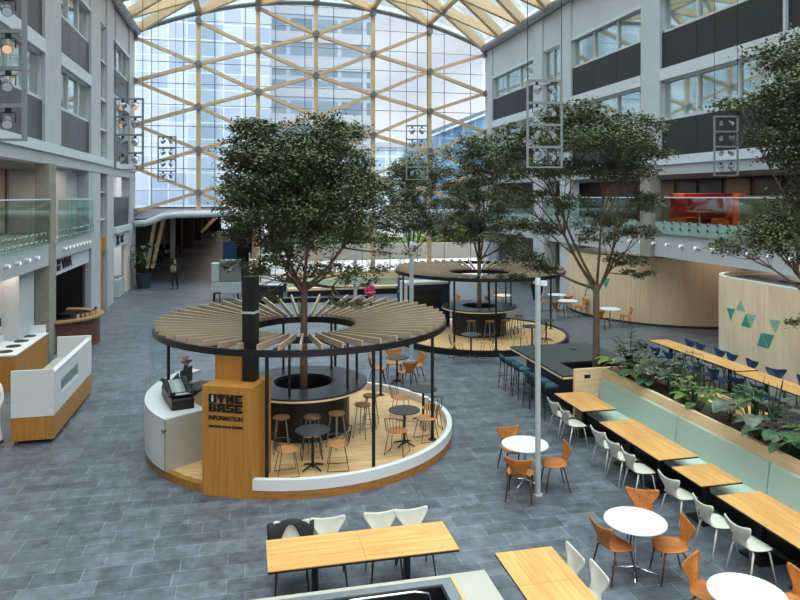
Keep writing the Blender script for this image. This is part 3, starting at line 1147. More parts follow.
# bench side tables
pedestal_table('oak table at the end panel of the sage bench, by the dark counter', 7.0, 7.8, 13.25, 14.6, 'oaky', 'bench_table')
pedestal_table('long oak table of two joined tops along the sage bench', 7.0, 7.78, 10.5, 12.55, 'oaky', 'bench_table', 2)
pedestal_table('small squarish oak table between two longer ones at the sage bench', 7.02, 7.78, 9.4, 10.18, 'oaky', 'bench_table')
pedestal_table('oak table at the sage bench beyond the small squarish one', 7.02, 7.8, 7.1, 9.05, 'oaky', 'bench_table', 2)
LB = ['first white shell chair from the dark counter, at the end bench table', 'second white shell chair from the dark counter, at the end bench table',
      'white shell chair at the long bench table, closest to the dark counter', 'white shell chair at the middle of the long bench table',
      'white shell chair at the long bench table, beside the small squarish table', 'lone white shell chair at the small squarish bench table',
      'white shell chair at the last bench table, next to the squarish table', 'white shell chair at the last bench table, near a round white table']
for y, l, jit in zip((13.98, 13.36, 12.05, 11.45, 10.87, 9.8, 8.85, 8.18), LB, (.05, -.04, .1, .0, -.06, .12, -.05, .05)):
    white_chair((6.88 + jit * .3, y, 0), face(1, jit), l, 'white chairs along the bench tables')

# round white tables with oak chairs
white_round((5.05, 11.75, 0), 0.2, 'round white table behind the grey lamp post')
white_round((5.37, 8.62, 0), 0.5, 'round white table in the open floor, between the bench and the joined oak tables')
white_round((5.64, 6.75, 0), 0.1, 'round white table cut off by the bottom edge of the picture')
for x, y, dx, dy, l in ((4.72, 11.2, .45, .8, 'oak shell chair with its dark back turned to us beside the grey lamp post'),
                        (5.5, 11.45, -1, .2, 'oak shell chair sideways at the round table, east of the lamp post'),
                        (5.05, 12.32, .05, -1, 'oak shell chair behind the round table by the lamp post'),
                        (5.03, 8.6, 1, .15, 'oak shell chair on the west side of the middle round white table'),
                        (5.78, 8.4, -1, .25, 'oak shell chair on the east side of the middle round white table'),
                        (5.88, 9.2, -.5, -1, 'oak shell chair behind the middle round white table'),
                        (5.55, 7.28, .5, -.8, 'oak shell chair beside the cut-off round white table, its back towards the middle table'),
                        (6.32, 6.85, -1, -.1, 'oak shell chair at the cut-off round white table, by the picture corner')):
    oak_chair((x, y, 0), face(dx, dy), l, 'oak chairs at the round white tables')

# two joined tables at the front
pedestal_table('two joined oak tables with four chairs behind, on the open floor', .27, 2.71, 8.42, 9.2, 'oakx', 'joined_table', 2)
for x, l in ((.62, 'white shell chair with a black coat over its back at the joined oak tables'), (1.13, 'second white shell chair in the row behind the joined oak tables, beside the coat'),
             (1.9, 'third white shell chair in the row behind the joined oak tables'), (2.36, 'last white shell chair in the row behind the joined oak tables, far from the coat')):
    white_dark_chair((x, 9.33, 0), face(.0 + (x - 1.5) * .06, -1), l, 'chairs behind the joined oak tables')
jk = MB()
rows = []
for i in range(7):
    a = i / 6
    row = []
    for j in range(9):
        q = j / 4 - 1
        x = .62 + .29 * q * (1 + .12 * math.sin(a * 3))
        if a < .5:      # in front of the backrest: two flaps, open in the middle
            d_ = (.5 - a) * 2
            row.append((x, 9.575 - .05 * d_ - .06 * q * q, .81 - d_ * (.3 if abs(q) > .45 else .05) + .01 * math.sin(j * 2.1)))
        else:           # hanging down behind it
            d_ = (a - .5) * 2
            row.append((x, 9.62 + .06 * d_ - .05 * q * q, .82 - d_ * .5))
    rows.append(row)
jk.grid(rows)
tag(jk.build('coat', M['blackcloth'], solid=.02, sub=1), 'black coat hung over the back of a white chair', 'coat')

pedestal_table('oak table with two white chairs beside it, cut by the bottom edge', 3.12, 3.9, 6.7, 8.22, 'oaky', 'dining_table', 2)
white_chair((3.87, 7.95, 0), face(-1, 0), 'white shell chair at the corner of the cut-off oak table', 'chairs at the cut-off oak table')
white_chair((3.95, 7.5, 0), face(-1, .05), 'white shell chair at the cut-off oak table, next one towards us', 'chairs at the cut-off oak table')

# counter block with dark sink at the bottom edge
t = thing('sink_counter', 'white counter block with dark recessed sink and chrome rail at the bottom edge', 'counter', (1.2, 6.3, 0))
x0, x1, y0, y1, h = -1.4, 1.43, -1.1, .96, 1.1
MB().span(x0, x1, y1 - .06, y1, 0, h).build('panel', M['offwhite'], t)
MB().span(x1 - .06, x1, y0, y1 - .06, 0, h).build('panel', M['offwhite'], t)
MB().span(x0, x1 - .42, y1 - .16, y1 - .06, h - .02, h - .004).build('rim', M['node'], t)
MB().span(x1 - .54, x1 - .42, y0, y1 - .16, h - .02, h - .004).build('rim', M['node'], t)
MB().span(x1 - .42, x1 - .39, y0, y1 - .06, .6, h + .005).build('oak_strip', M['oaky'], t)
MB().span(x0, x1 - .54, y0, y1 - .16, .55, .6).build('sink_floor', M['black'], t)
MB().span(x0, x1 - .54, y1 - .18, y1 - .16, .6, h - .02).build('sink_wall', M['black'], t)
MB().span(x1 - .56, x1 - .54, y0, y1 - .18, .6, h - .02).build('sink_wall', M['black'], t)
MB().add([(x1 - .39, y0, h - .01), (x1 - .06, y0, h - .01), (x1 - .06, y1 - .06, h - .01), (x1 - .39, y1 - .06, h - .01)], [(0, 1, 2, 3)]).build('lid_panel', M['offwhite'], t, solid=.02)
MB().tube([(-.31, .7, .62), (-.31, .7, 1.02), (-.25, .7, 1.09), (-.1, .7, 1.11), (.55, .7, 1.11), (.7, .7, 1.08), (.74, .7, 1.0), (.74, .7, .62)], .014, 8).build('chrome_rail', M['chrome'], t)

# ---------------------------------------------------------------- long tables with navy chairs
pedestal_table('long oak table with navy chairs beside the veneered pod', 12.55, 13.2, 15.4, 19.35, 'oaky', 'long_table', 3)
pedestal_table('second long oak table with navy chairs, in line with the first', 12.42, 13.1, 11.0, 15.3, 'oaky', 'long_table', 3)
for i, (y, l) in enumerate(((18.9, 'first navy chair on the pod side of the long table, at its far end'), (18.4, 'second navy chair on the pod side of the long table'),
                            (17.5, 'third navy chair on the pod side of the long table'), (17.0, 'fourth navy chair on the pod side of the long table'),
                            (16.2, 'fifth navy chair on the pod side, near the end of the first long table'), (15.1, 'navy chair turned askew where two long tables meet'),
                            (14.4, 'navy chair on the pod side of the second long table, after the askew one'), (13.5, 'last navy chair on the pod side of the second long table'))):
    blue_chair((13.46, y, 0), face(-1, -.9 if i == 5 else .05), l, 'navy chairs on the pod side')
for i, (y, l) in enumerate(((18.95, 'navy chair on the planter side at the far end of the long table'), (18.3, 'second navy chair on the planter side of the long table'),
                            (17.65, 'third navy chair on the planter side of the long table'), (17.0, 'fourth navy chair on the planter side of the long table'),
                            (16.35, 'fifth navy chair on the planter side of the long table'), (15.7, 'sixth navy chair on the planter side of the long table'),
                            (14.8, 'navy chair at the second long table, behind the snake plants'), (14.1, 'navy chair at the second long table, behind broad grey leaves'))):
    blue_chair((12.28, y, 0), face(1, .04), l, 'navy chairs on the planter side')

# ---------------------------------------------------------------- bench, planter
t = thing('planter_bench', 'long sage green bench with plywood planter wall behind', 'bench', (8.4, 10.9, 0))
MB().span(-.05, .03, -4.4, 3.9, 0, 1.2).build('planter_wall', M['plyy'], t)
MB().span(.86, .92, -4.4, 3.9, 0, 1.12).build('planter_wall', M['plyy'], t)
MB().span(-.8, .92, 3.86, 3.94, 0, 1.22).build('end_panel', M['ply'], t)
MB().span(-.62, -.05, -4.4, 3.86, .0, .3).build('plinth', M['black'], t)
segs = [(3.85, .9), (.89, -1.5), (-1.51, -4.4)]
for a, b in segs:
    MB().span(-.74, -.16, b + .006, a - .006, .3, .46).build('seat_cushion', M['mint'], t, bevel=.02)
    MB().add([(-.2, b + .006, .44), (-.05, b + .006, .44), (-.05, b + .006, 1.0), (-.13, b + .006, 1.0),
              (-.2, a - .006, .44), (-.05, a - .006, .44), (-.05, a - .006, 1.0), (-.13, a - .006, 1.0)],
             [(0, 1, 2, 3), (7, 6, 5, 4), (0, 4, 5, 1), (1, 5, 6, 2), (2, 6, 7, 3), (3, 7, 4, 0)]).build('back_cushion', M['sage'], t, bevel=.012)
MB().span(.03, .86, -4.4, 3.86, .9, 1.05).build('soil', M['soil'], t)
sk = MB().span(-.55, -.42, 3.935, 3.945, 1.02, 1.1).build('socket_panel', M['black'], t)
MB().span(-.55, -.4, 3.84, 3.86, 1.0, 1.08).build('socket_panel', M['black'], t)
for a, b in segs:
    MB().span(.95, 1.5, b + .006, a - .006, .3, .46).build('rear_seat_cushion', M['teal' if False else 'mint'], t, bevel=.02)
MB().span(.92, 1.45, -4.4, 3.86, 0, .3).build('rear_plinth', M['black'], t)
pedestal_table('oak table glimpsed between the plants behind the planter', 10.0, 10.75, 12.2, 13.8, 'oaky', 'bench_table')

# dark counter with the tree well
t = thing('tree_counter', 'dark square counter with a tree growing through its corner well', 'counter', (8.6, 16.6, 0))
a0, a1, b0, b1 = -1.22, 1.2, -1.66, 1.62
hx0, hx1, hy0, hy1 = -.7, .75, -1.55, -.45
top = MB()
for s in ((a0, a1, hy1, b1), (a0, hx0, b0, hy1), (hx1, a1, b0, hy1), (hx0, hx1, b0, hy0)):
    top.span(s[0], s[1], s[2], s[3], 1.0, 1.04)
top.build('worktop', M['greentop'], t)
ed = MB()
for s in ((a0, a1, b0, b0 + .02), (a0, a1, b1 - .02, b1), (a0, a0 + .02, b0, b1), (a1 - .02, a1, b0, b1)):
    ed.span(s[0], s[1], s[2], s[3], .95, 1.0)
ed.build('wooden_edge', M['ply'], t)
MB().span(a0 + .45, hx0, b0 + .02, b1 - .1, 0, .99).build('plinth', M['black'], t)
MB().span(hx0, a1 - .1, hy1, b1 - .1, 0, .99).build('plinth', M['black'], t)
MB().span(hx1, a1 - .1, b0 + .02, hy1, 0, .99).build('plinth', M['black'], t)
MB().span(hx0, hx1, hy0, hy1, .6, .7).build('soil', M['soil'], t)
MB().box((.35, .9, 1.05), (.16, .16, .012)).build('socket_lid', M['black'], t)
for y, l in ((17.75, 'first petrol blue stool at the far corner of the dark tree counter'), (17.25, 'second petrol blue stool from the far corner of the dark tree counter'),
             (16.75, 'third petrol blue stool from the far corner, close to the grey lamp post'), (16.05, 'fourth petrol blue stool, past the gap by the lamp post'),
             (15.6, 'fifth petrol blue stool along the dark tree counter'), (15.15, 'last petrol blue stool, beside the plywood end panel')):
    teal_stool((7.12, y, 0), face(1, 0), l, 'petrol blue stools at the dark counter')


# ---------------------------------------------------------------- round pavilions
def pavilion(K, label, kerb, a0, a1, posts, inner_posts, spin):
    t = thing('round_pavilion', label, 'pavilion', (K[0], K[1], 0))
    MB().lathe([(.001, 0), (3.31, 0), (3.31, .14), (3.26, .15), (.001, .15)], n=96).build('plinth', M['kerbwood'] if kerb == 'white' else M['black'], t)
    MB().disc(3.2, .148, .156, n=96).build('plank_floor', M['plankfloor'], t)
    MB().ring(3.2, 3.31, .15, .34 if kerb == 'white' else .2, n=80, a0=a0, a1=a1).build('kerb', M[kerb if kerb == 'white' else 'black'], t)
    MB().ring(3.12, 3.19, 2.46, 2.58, n=96).build('rim', M['black'], t)
    MB().ring(1.16, 1.22, 2.28, 2.42, n=64).build('inner_ring', M['black'], t)
    n = 52
    s = MB()
    for k in range(n):
        a = 2 * PI * k / n + spin
        c, q = math.cos(a), math.sin(a)
        s.beam((c * 1.17, q * 1.17, 2.43), (c * 3.16, q * 3.16, 2.62), .038, .115)
    s.build('slat_canopy', M['slat'], t)
    f = MB()
    for k in range(n // 4):
        a = 2 * PI * (4 * k + .5) / n + spin
        c, q = math.cos(a), math.sin(a)
        f.beam((c * 1.2, q * 1.2, 2.34), (c * 3.15, q * 3.15, 2.5), .05, .07)
    f.build('rafter', M['black'], t)
    for a in posts:
        c, q = math.cos(a), math.sin(a)
        p = MB().cyl((c * 2.95, q * 2.95, .15), (c * 2.95, q * 2.95, 2.5), .035, n=10)
        p.disc(.09, .155, .17, (c * 2.95, q * 2.95, 0), 12)
        p.build('post', M['black'], t)
    for a in inner_posts:
        c, q = math.cos(a), math.sin(a)
        MB().cyl((c * 1.19, q * 1.19, 1.18), (c * 1.19, q * 1.19, 2.3), .028, n=8).build('post', M['black'], t)
    return t


def bar_counter(K, label):
    t = thing('ring_bar', label, 'bar', (K[0], K[1], .156))
    MB().ring(.66, 1.42, .99, 1.03, n=72).build('worktop', M['blacktop'], t)
    MB().ring(1.38, 1.42, .95, .99, n=72).build('wooden_edge', M['ply'], t)
    MB().ring(.62, 1.02, 0, .985, n=64).build('body', M['black'], t)
    MB().disc(.6, .55, .65, n=32).build('soil', M['soil'], t)
    return t


def ang(K, px, py, h=.16):
    p = at(px, py, h)
    return math.atan2(p.y - K[1], p.x - K[0])


K1 = (1.278, 15.31)
K2 = (8.67, 24.5)
p1 = [math.radians(x) for x in (-107.6, -68.6, -28.3, 43)] + [2.2, 3.0, 1.2]
ip = [-1.9, -.75, -.1, .9, 1.9, 2.8]
pavilion(K1, 'round slatted pavilion with white kerb and oak plinth around the first tree', 'white', -1.93, 1.05, p1, ip, 0.02)
bar_counter(K1, 'black ring bar around the tree inside the white-kerbed pavilion')
p2 = [ang(K2, x, y) for x, y in ((503, 357), (558, 350), (528, 330))] + [2.0, 2.7, 3.4, -2.2, 1.1]
pavilion(K2, 'round slatted pavilion with black kerb behind the dark tree counter', 'black', -PI, PI, p2, [x + .3 for x in ip], 0.05)
bar_counter(K2, 'black ring bar around the tree inside the black-kerbed pavilion')
FL = .156


def polar(K, r, deg):
    return (K[0] + r * math.cos(math.radians(deg)), K[1] + r * math.sin(math.radians(deg)), FL)


ORD = ['first', 'second', 'third', 'fourth', 'fifth', 'sixth']
for i, d in enumerate((-112, -88, -68, -38, -12)):
    bar_stool(polar(K1, 1.5, d), 0.3 * i, ORD[i] + ' bar stool from the oak sign block in the white-kerbed pavilion', 'bar stools in the white-kerbed pavilion')
for i, d in enumerate((-120, -95, -70, -50, -20)):
    bar_stool(polar(K2, 1.5, d), 0.4 * i, ORD[i] + ' bar stool from the navy cabin in the black-kerbed pavilion', 'bar stools in the black-kerbed pavilion')
dark_round((1.25, 12.92, FL), 0.1, 'dark round cafe table next to the oak sign block')
dark_round((3.22, 13.72, FL), 0.3, 'dark round cafe table near the kerb, between two pavilion posts')
dark_round((4.0, 15.15, FL), 0.6, 'dark round cafe table at the far east bend of the white kerb')
for x, y, dx, dy, l in ((.76, 12.78, 1, .1, 'wire chair with brown seat between the oak sign block and a cafe table'),
                        (1.72, 12.86, -1, .1, 'wire chair with brown seat at the sign-block cafe table, its back to the east'),
                        (1.28, 13.5, 0, -1, 'wire chair behind the cafe table next to the sign block, below the ring bar'),
                        (2.98, 13.33, .5, .8, 'wire chair with its wire back to us at the kerb-side cafe table'),
                        (3.75, 13.95, -1, -.2, 'wire chair on the east side of the kerb-side cafe table'),
                        (4.05, 14.6, 0, 1, 'wire chair beside the kerb at the far cafe table'),
                        (3.55, 15.5, .8, -.5, 'wire chair on the bar side of the far cafe table')):
    wire_chair((x, y, FL), face(dx, dy), l, 'wire chairs in the white-kerbed pavilion')
q = at(471, 334, .9)
dark_round((q.x, q.y, FL), .2, 'dark round cafe table in front of the ring bar in the black-kerbed pavilion')
for s, l in ((-1, 'wire chair west of the cafe table in the black-kerbed pavilion'), (1, 'wire chair east of the cafe table in the black-kerbed pavilion')):
    wire_chair((q.x + s * .5, q.y - .1, FL), face(-s, .1), l, 'wire chairs in the black-kerbed pavilion')
q = at(532, 326, .9)
dark_round((q.x, q.y, FL), .4, 'dark round cafe table by the east kerb of the black-kerbed pavilion')
for dx, dy, l in ((-.5, -.2, 'wire chair on the bar side of the east cafe table in the black-kerbed pavilion'), (.45, .35, 'wire chair on the kerb side of the east cafe table in the black-kerbed pavilion')):
    wire_chair((q.x + dx, q.y + dy, FL), face(-dx, -dy), l, 'wire chairs in the black-kerbed pavilion')
q = at(555, 321, .9)
dark_round((q.x - .2, q.y + .3, FL), .4, 'small dark cafe table at the far east kerb of the black-kerbed pavilion')

# oak sign block: heavy square letters
GLYPH = {'T': ('1111111', '1111111', '1111111', '0111110', '0011100', '0011100', '0011100'),
         'H': ('1110111', '1110111', '1111111', '1111111', '1111111', '1110111', '1110111'),
         'E': ('1111111', '1111111', '1110000', '1111110', '1110000', '1111111', '1111111'),
         'B': ('1111110', '1110111', '1110111', '1111110', '1110111', '1110111', '1111110'),
         'A': ('1111111', '1111111', '1110111', '1111111', '1111111', '1110111', '1110111'),
         'S': ('1111111', '1111111', '1110000', '1111111', '0000111', '1111111', '1111111')}


def fit(me, mtx, w_, h_):
    """stretch flat lettering into a w by h box whose lower corner is the origin of mtx"""
    xs_ = [v.co.x for v in me.vertices]
    ys_ = [v.co.y for v in me.vertices]
    sx_, sy_ = w_ / (max(xs_) - min(xs_)), h_ / (max(ys_) - min(ys_))
    me.transform(mtx @ Matrix.Diagonal((sx_, sy_, 1, 1)) @ Matrix.Translation((-min(xs_), -min(ys_), 0)))


d = Vector((.863, -.4, 0)).normalized()
o = Vector((-.745, 12.58, 0))
rz = math.atan2(d.y, d.x)
t = thing('sign_block', 'tall oak block with black lettering at the kerb of the pavilion', 'sign', o, rz)
MB().span(0, .95, 0, .85, 0, 1.95).build('oak_body', M['oakv'], t, bevel=.004)
MB().span(.02, .56, .45, .8, 1.95, 2.4).build('oak_back_panel', M['oakv'], t)
MB().box((.7, .5, 2.9), (.23, .23, 1.9)).build('black_column', M['black'], t)
MB().box((.7, .5, 3.2), (.26, .26, .04)).build('column_collar', M['greylight'], t)
yl = -.006
cell = .165
bx, bz = .13, 1.66
MB().span(bx, bx + cell - .012, yl - .004, yl + .008, bz, bz + cell - .012).build('logo', M['black'], t)
MB().span(bx + .06, bx + .09, yl - .008, yl, bz + .02, bz + .09).build('logo_letter', M['white'], t)
MB().span(bx + .06, bx + .09, yl - .008, yl, bz + .105, bz + .13).build('logo_letter', M['white'], t)
for row, s0, c0 in ((0, 'THE', 1), (1, 'BASE', 0)):
    for k, ch in enumerate(s0):
        bm_ = MB()
        u_ = (cell - .012) / 7
        for r_, line in enumerate(GLYPH[ch]):
            for c_, bit in enumerate(line):
                if bit == '1':
                    gx, gz = bx + (c0 + k) * cell + c_ * u_, bz - row * cell + (6 - r_) * u_
                    bm_.span(gx, gx + u_ * 1.02, yl - .004, yl + .008, gz, gz + u_ * 1.02)
        bm_.build('lettering', M['black'], t)
o_ = text('INFORMATION', .115, M['black'], t, Matrix(), .003, .005)
fit(o_.data, frame_mtx((bx, yl, 1.35), (1, 0, 0)), 4 * cell - .01, .085)
o_ = text('MEETING SPACE COFFEE', .058, M['black'], t, Matrix(), .003, .004)
fit(o_.data, frame_mtx((bx, yl, 1.22), (1, 0, 0)), 4 * cell - .01, .042)

# white reception desk along the kerb
t = thing('reception_desk', 'curved white reception desk at the pavilion edge, holding dark equipment', 'desk', (K1[0], K1[1], 0))
desk = t
A0, A1 = math.radians(142), math.radians(214)
MB().ring(3.22, 3.33, .15, 1.12, n=30, a0=A0, a1=A1).build('outer_panel', M['white'], t)
MB().ring(2.95, 3.22, 1.06, 1.12, n=30, a0=A0, a1=A1).build('worktop', M['white'], t)
MB().ring(2.45, 2.95, .82, .87, n=30, a0=A0, a1=A1).build('inner_worktop', M['black'], t)
MB().ring(2.45, 2.5, .15, .87, n=30, a0=A0, a1=A1).build('inner_panel', M['offwhite'], t)
MB().ring(2.45, 3.33, .15, 1.12, n=2, a0=A1, a1=A1 + .02).build('end_panel', M['offwhite'], t)
MB().ring(2.45, 2.95, 1.06, 1.12, n=10, a0=math.radians(200), a1=A1).build('worktop', M['white'], t)
MB().cyl((3.36 * math.cos(A1 + .03), 3.36 * math.sin(A1 + .03), .93), (3.42 * math.cos(A1 + .03), 3.42 * math.sin(A1 + .03), .93), .04, n=10).build('door_knob', M['chrome'], t)


def on_desk(r, deg, z):
    a = math.radians(deg)
    return (K1[0] + r * math.cos(a), K1[1] + r * math.sin(a), z)


for i, (dg, l) in enumerate(((158, 'black flat monitor standing in the reception desk, beside the flowers'), (172, 'black flat monitor in the reception desk, in front of the other one'))):
    t = thing('monitor', l, 'monitor', on_desk(2.8, dg, .87), math.radians(dg) + PI / 2)
    MB().box((0, 0, .01), (.22, .18, .02)).build('foot', M['black'], t)
    MB().box((0, .03, .12), (.05, .03, .22)).build('neck', M['black'], t)
    MB().box((0, 0, .32), (.56, .03, .34)).build('screen', M['black'], t, bevel=.006)
t = thing('coffee_machine', 'dark curved machine with pale front on the reception desk', 'machine', on_desk(2.72, 195, .87), math.radians(195) + PI / 2)
MB().box((0, 0, .24), (1.3, .44, .48)).build('housing', M['black'], t, bevel=.05)
MB().grid([[(-.66 + 1.32 * a, y, .52 + .05 * math.sin(a * 7)) for y in (-.14, 0, .14)] for a in np.linspace(0, 1, 14)]).build('pale_front', M['greylight'], t, solid=.015)
for yy in (-.2, .2):
    MB().grid([[(-.66 + 1.32 * a, yy + d_, .55 + .06 * math.sin(a * 7)) for d_ in (-.05, .05)] for a in np.linspace(0, 1, 14)]).build('side_rail', M['black'], t, solid=.05)
gm = [(3.3 * math.cos(a), 3.3 * math.sin(a), z) for z in (1.12, 2.42) for a in np.linspace(A0, math.radians(176), 12)]
MB().grid([gm[:12], gm[12:]]).build('glass_screen', M['clearglass'], desk, solid=.01)
t = thing('flower_vase', 'dark vase with pink flowers at the far end of the reception desk', 'vase', on_desk(3.05, 150, 1.12))
MB().lathe([(.001, 0), (.05, 0), (.065, .1), (.04, .2), (.035, .2), (.03, .02)], n=16, smooth=True).build('vase', M['black'], t)
fl = MB()
for k in range(14):
    a = random.uniform(0, 2 * PI)
    rr = random.uniform(0, .13)
    fl.ball((rr * math.cos(a), rr * math.sin(a), .3 + random.uniform(-.04, .08)), .035, n=4)
fl.build('blossom', mat('dusky pink petals', '#a5687a', 0.7), t)
st = MB()
for k in range(8):
    a = k * .8
    st.tube([(0, 0, .15), (.1 * math.cos(a), .1 * math.sin(a), .3)], .005, 5)
st.build('stem', M['leafdark'], t)
# ---------------------------------------------------------------- west side furniture
t = thing('mobile_counter', 'white and oak counter on castors with a slot window, near the west wall', 'counter', (-4.45, 17.9, 0))
a, y0, y1 = .42, -1.92, 1.8
MB().span(-a, a, y0, y1, .08, .58).build('oak_base', M['oakv'], t)
MB().span(-a, a, y0, y0 + .05, .58, 1.58).build('end_panel', M['white'], t)
MB().span(-a, a, y1 - .05, y1, .58, 1.58).build('end_panel', M['white'], t)
ya, yb = y0 + .05, y1 - .05
f = MB()
f.span(a - .06, a, ya, yb, .58, .9).span(a - .06, a, ya, yb, 1.2, 1.48).span(a - .06, a, ya, ya + .55, .9, 1.2).span(a - .06, a, yb - 1.4, yb, .9, 1.2)
f.build('front_panel', M['white'], t)
MB().span(a - .05, a - .03, ya + .55, yb - 1.4, .9, 1.2).build('slot_pane', M['bentglass'], t)
MB().span(-a, a - .06, ya, yb, .58, 1.05).build('inner_shelf', M['offwhite'], t)
MB().span(a - .12, a + .01, ya, yb, 1.48, 1.51).build('top_rail', M['white'], t)
for x in (-.3, .3):
    for y in (-1.75, 1.65):
        c = MB().cyl((x - .02, y, .04), (x + .02, y, .04), .04, n=12)
        c.box((x, y, .07), (.05, .06, .04))
        c.build('castor', M['black'], t)

t = thing('bin_counter', 'oak waste counter with white top and four round openings', 'counter', (-6.55, 21.95, 0))
MB().span(-.5, .45, -1.55, 1.55, 0, .96).build('oak_body', M['oakv'], t)
MB().span(-.5, .47, -1.57, 1.57, .96, 1.0).build('white_top', M['white'], t)
MB().span(-.5, -.45, -1.57, 1.57, 1.0, 1.2).build('upstand', M['white'], t)
MB().span(-.5, .4, 1.5, 1.56, 1.0, 1.25).build('end_upstand', M['white'], t)
for k in range(4):
    b = MB().lathe([(.0005, 1.004), (.19, 1.004), (.2, 1.0), (.2, 1.012), (.19, 1.016), (.0005, 1.008)], (.05, -1.1 + k * .72, 0), 24)
    b.build('bin_opening', M['black'], t)

t = thing('round_counter', 'round wood-rimmed shop counter with dark top below the shop lettering', 'counter', (-6.75, 26.7, 0))
MB().lathe([(1.45, 0), (1.55, 0), (1.55, .98), (1.45, .98), (1.45, 0)], n=40, a0=-1.75, a1=1.5).build('body', mat('dark red wood front', '#5d3a2c', 0.5), t)
MB().ring(1.35, 1.7, .98, 1.04, n=40, a0=-1.75, a1=1.5).build('wooden_rim', wood('brown counter rim', '#85643f', '#a5825a', 'x'), t)
MB().ring(.6, 1.35, .9, .96, n=40, a0=-1.75, a1=1.5).build('inner_worktop', M['black'], t)
for k in range(9):
    aa = -.75 + k * .14
    g = thing('drinking_glass', 'small jar standing in the row on the round shop counter', 'jar', (-6.75 + 1.42 * math.cos(aa), 26.7 + 1.42 * math.sin(aa), 1.04), 0, 'jars on the round shop counter')
    MB().lathe([(.001, 0), (.05, 0), (.055, .12), (.04, .15), (.001, .15)], n=10).build('jar', M['seatwood' if k % 2 else 'offwhite'], g)
    MB().disc(.042, .15, .175, n=10).build('lid', M['black'], g)

for yy, q in ((38.4, 'the shop sign side'), (39.3, 'the glass gable side')):
    t = thing('waste_bin', 'grey cylindrical bin in the opening by the gable, on ' + q, 'bin', (-6.75, yy, 0))
    MB().lathe([(.001, 0), (.34, 0), (.36, .05), (.36, .95), (.33, 1.0), (.001, 1.0)], n=24).build('body', M['greylight'], t)
    MB().ring(.2, .3, 1.0, 1.02, n=20).build('rim', M['black'], t)

# grey kiosk in the middle distance
q = at(226, 300)
t = thing('market_cart', 'grey green metal cart with counter and canopy box in the far west of the hall', 'cart', (q.x, q.y, 0))
MB().span(-.7, .7, -.3, .5, .75, .85).build('counter', M['greylight'], t)
MB().span(-.72, .75, -.42, -.36, .4, .95).build('front_board', M['greylight'], t)
MB().span(-.3, .75, -.2, .5, .95, 2.05).build('cabinet', M['greykiosk'], t, bevel=.03)
MB().span(-.72, -.32, -.1, .5, .95, 1.9).build('side_box', M['greylight'], t, bevel=.02)
MB().cyl((.2, -.205, 1.65), (.2, -.215, 1.65), .12, n=16).build('round_badge', M['greylight'], t)
for x in (-.6, .6):
    for y in (-.25, .45):
        MB().cyl((x, y, 0), (x, y, .75), .04, n=8).build('leg', M['black'], t)
t = thing('black_trolley', 'black trolley with dark goods in the mouth of the passage', 'trolley', (at(168, 258).x, at(168, 258).y, 0))
MB().span(-.8, .8, -.35, .35, .15, .95).build('body', M['black'], t, bevel=.02)
MB().span(-.25, .25, -.365, -.35, .45, .75).build('label_plate', M['greylight'], t)
for x in (-.5, 0, .45):
    MB().ball((x, 0, 1.1), .22, (1, .8, .9), 8).build('bundle', M['blackcloth'], t)
for x in (-.65, .65):
    MB().cyl((x, -.2, .08), (x, .2, .08), .08, n=12).build('wheel', M['black'], t)
t = thing('low_stool', 'small black stool before the grey cart', 'stool', (q.x - .4, q.y - .8, 0))
MB().disc(.2, .46, .5, n=16).build('seat', M['black'], t)
for k in range(4):
    c, s = math.cos(k * PI / 2 + .78), math.sin(k * PI / 2 + .78)
    MB().cyl((c * .14, s * .14, .46), (c * .19, s * .19, 0), .02, n=8).build('leg', M['black'], t)
t = thing('display_screen', 'blue lit screen standing beyond the grey cart', 'screen', (-1.0, 47.5, 0))
MB().span(-.45, .45, 0, .08, 1.1, 2.3).build('screen_panel', M['screen'], t)
MB().box((0, .06, .55), (.12, .08, 1.1)).build('stand', M['black'], t)
MB().box((0, .06, .02), (.6, .4, .04)).build('foot', M['black'], t)
# low black planter box and far bench
q = at(265, 300)
t = thing('black_trough', 'long black trough behind the first pavilion', 'trough', (q.x, q.y, 0))
MB().span(-.8, .9, -.3, .3, 0, .75).build('body', M['black'], t, bevel=.01)
MB().span(-.82, .92, -.32, .32, .75, .8).build('top', M['greylight'], t)
t = thing('market_stall', 'white slatted market stall beyond the black trough', 'stall', (1.2, 38.5, 0))
for z in (.5, .9, 1.35, 1.8):
    MB().span(-1.0, 1.2, -.3, .3, z, z + .05).build('shelf', M['white'], t)
for x in (-.95, 1.15):
    for y in (-.25, .25):
        MB().cyl((x, y, 0), (x, y, 2.2), .04, n=8).build('post', M['greylight'], t)
MB().span(-1.0, 1.2, -.25, .25, .05, .45).build('crate_row', M['bluecloth'], t)
MB().span(-.6, .2, -.2, .2, .95, 1.3).build('goods_box', M['greykiosk'], t)
MB().span(.4, 1.0, -.2, .2, 1.4, 1.75).build('goods_box', M['white'], t)

t = thing('far_bench', 'teal bench with plywood planter wall close to the glass gable', 'bench', (5.6, 37.0, 0))
MB().span(-3.4, 3.4, 0, .08, 0, 1.15).build('planter_wall', M['ply'], t)
MB().span(-3.4, 3.4, 1.0, 1.08, 0, 1.1).build('planter_wall', M['ply'], t)
MB().span(-3.4, 3.4, -.12, 0, .42, .85).build('back_cushion', M['sage'], t, bevel=.02)
MB().span(-3.4, 3.4, -.6, -.1, .3, .45).build('seat_cushion', M['ply'], t, bevel=.02)
MB().span(-3.4, 3.4, -.55, -.05, 0, .3).build('plinth', M['black'], t)
MB().span(-3.3, 3.3, .08, 1.0, .9, 1.0).build('soil', M['soil'], t)

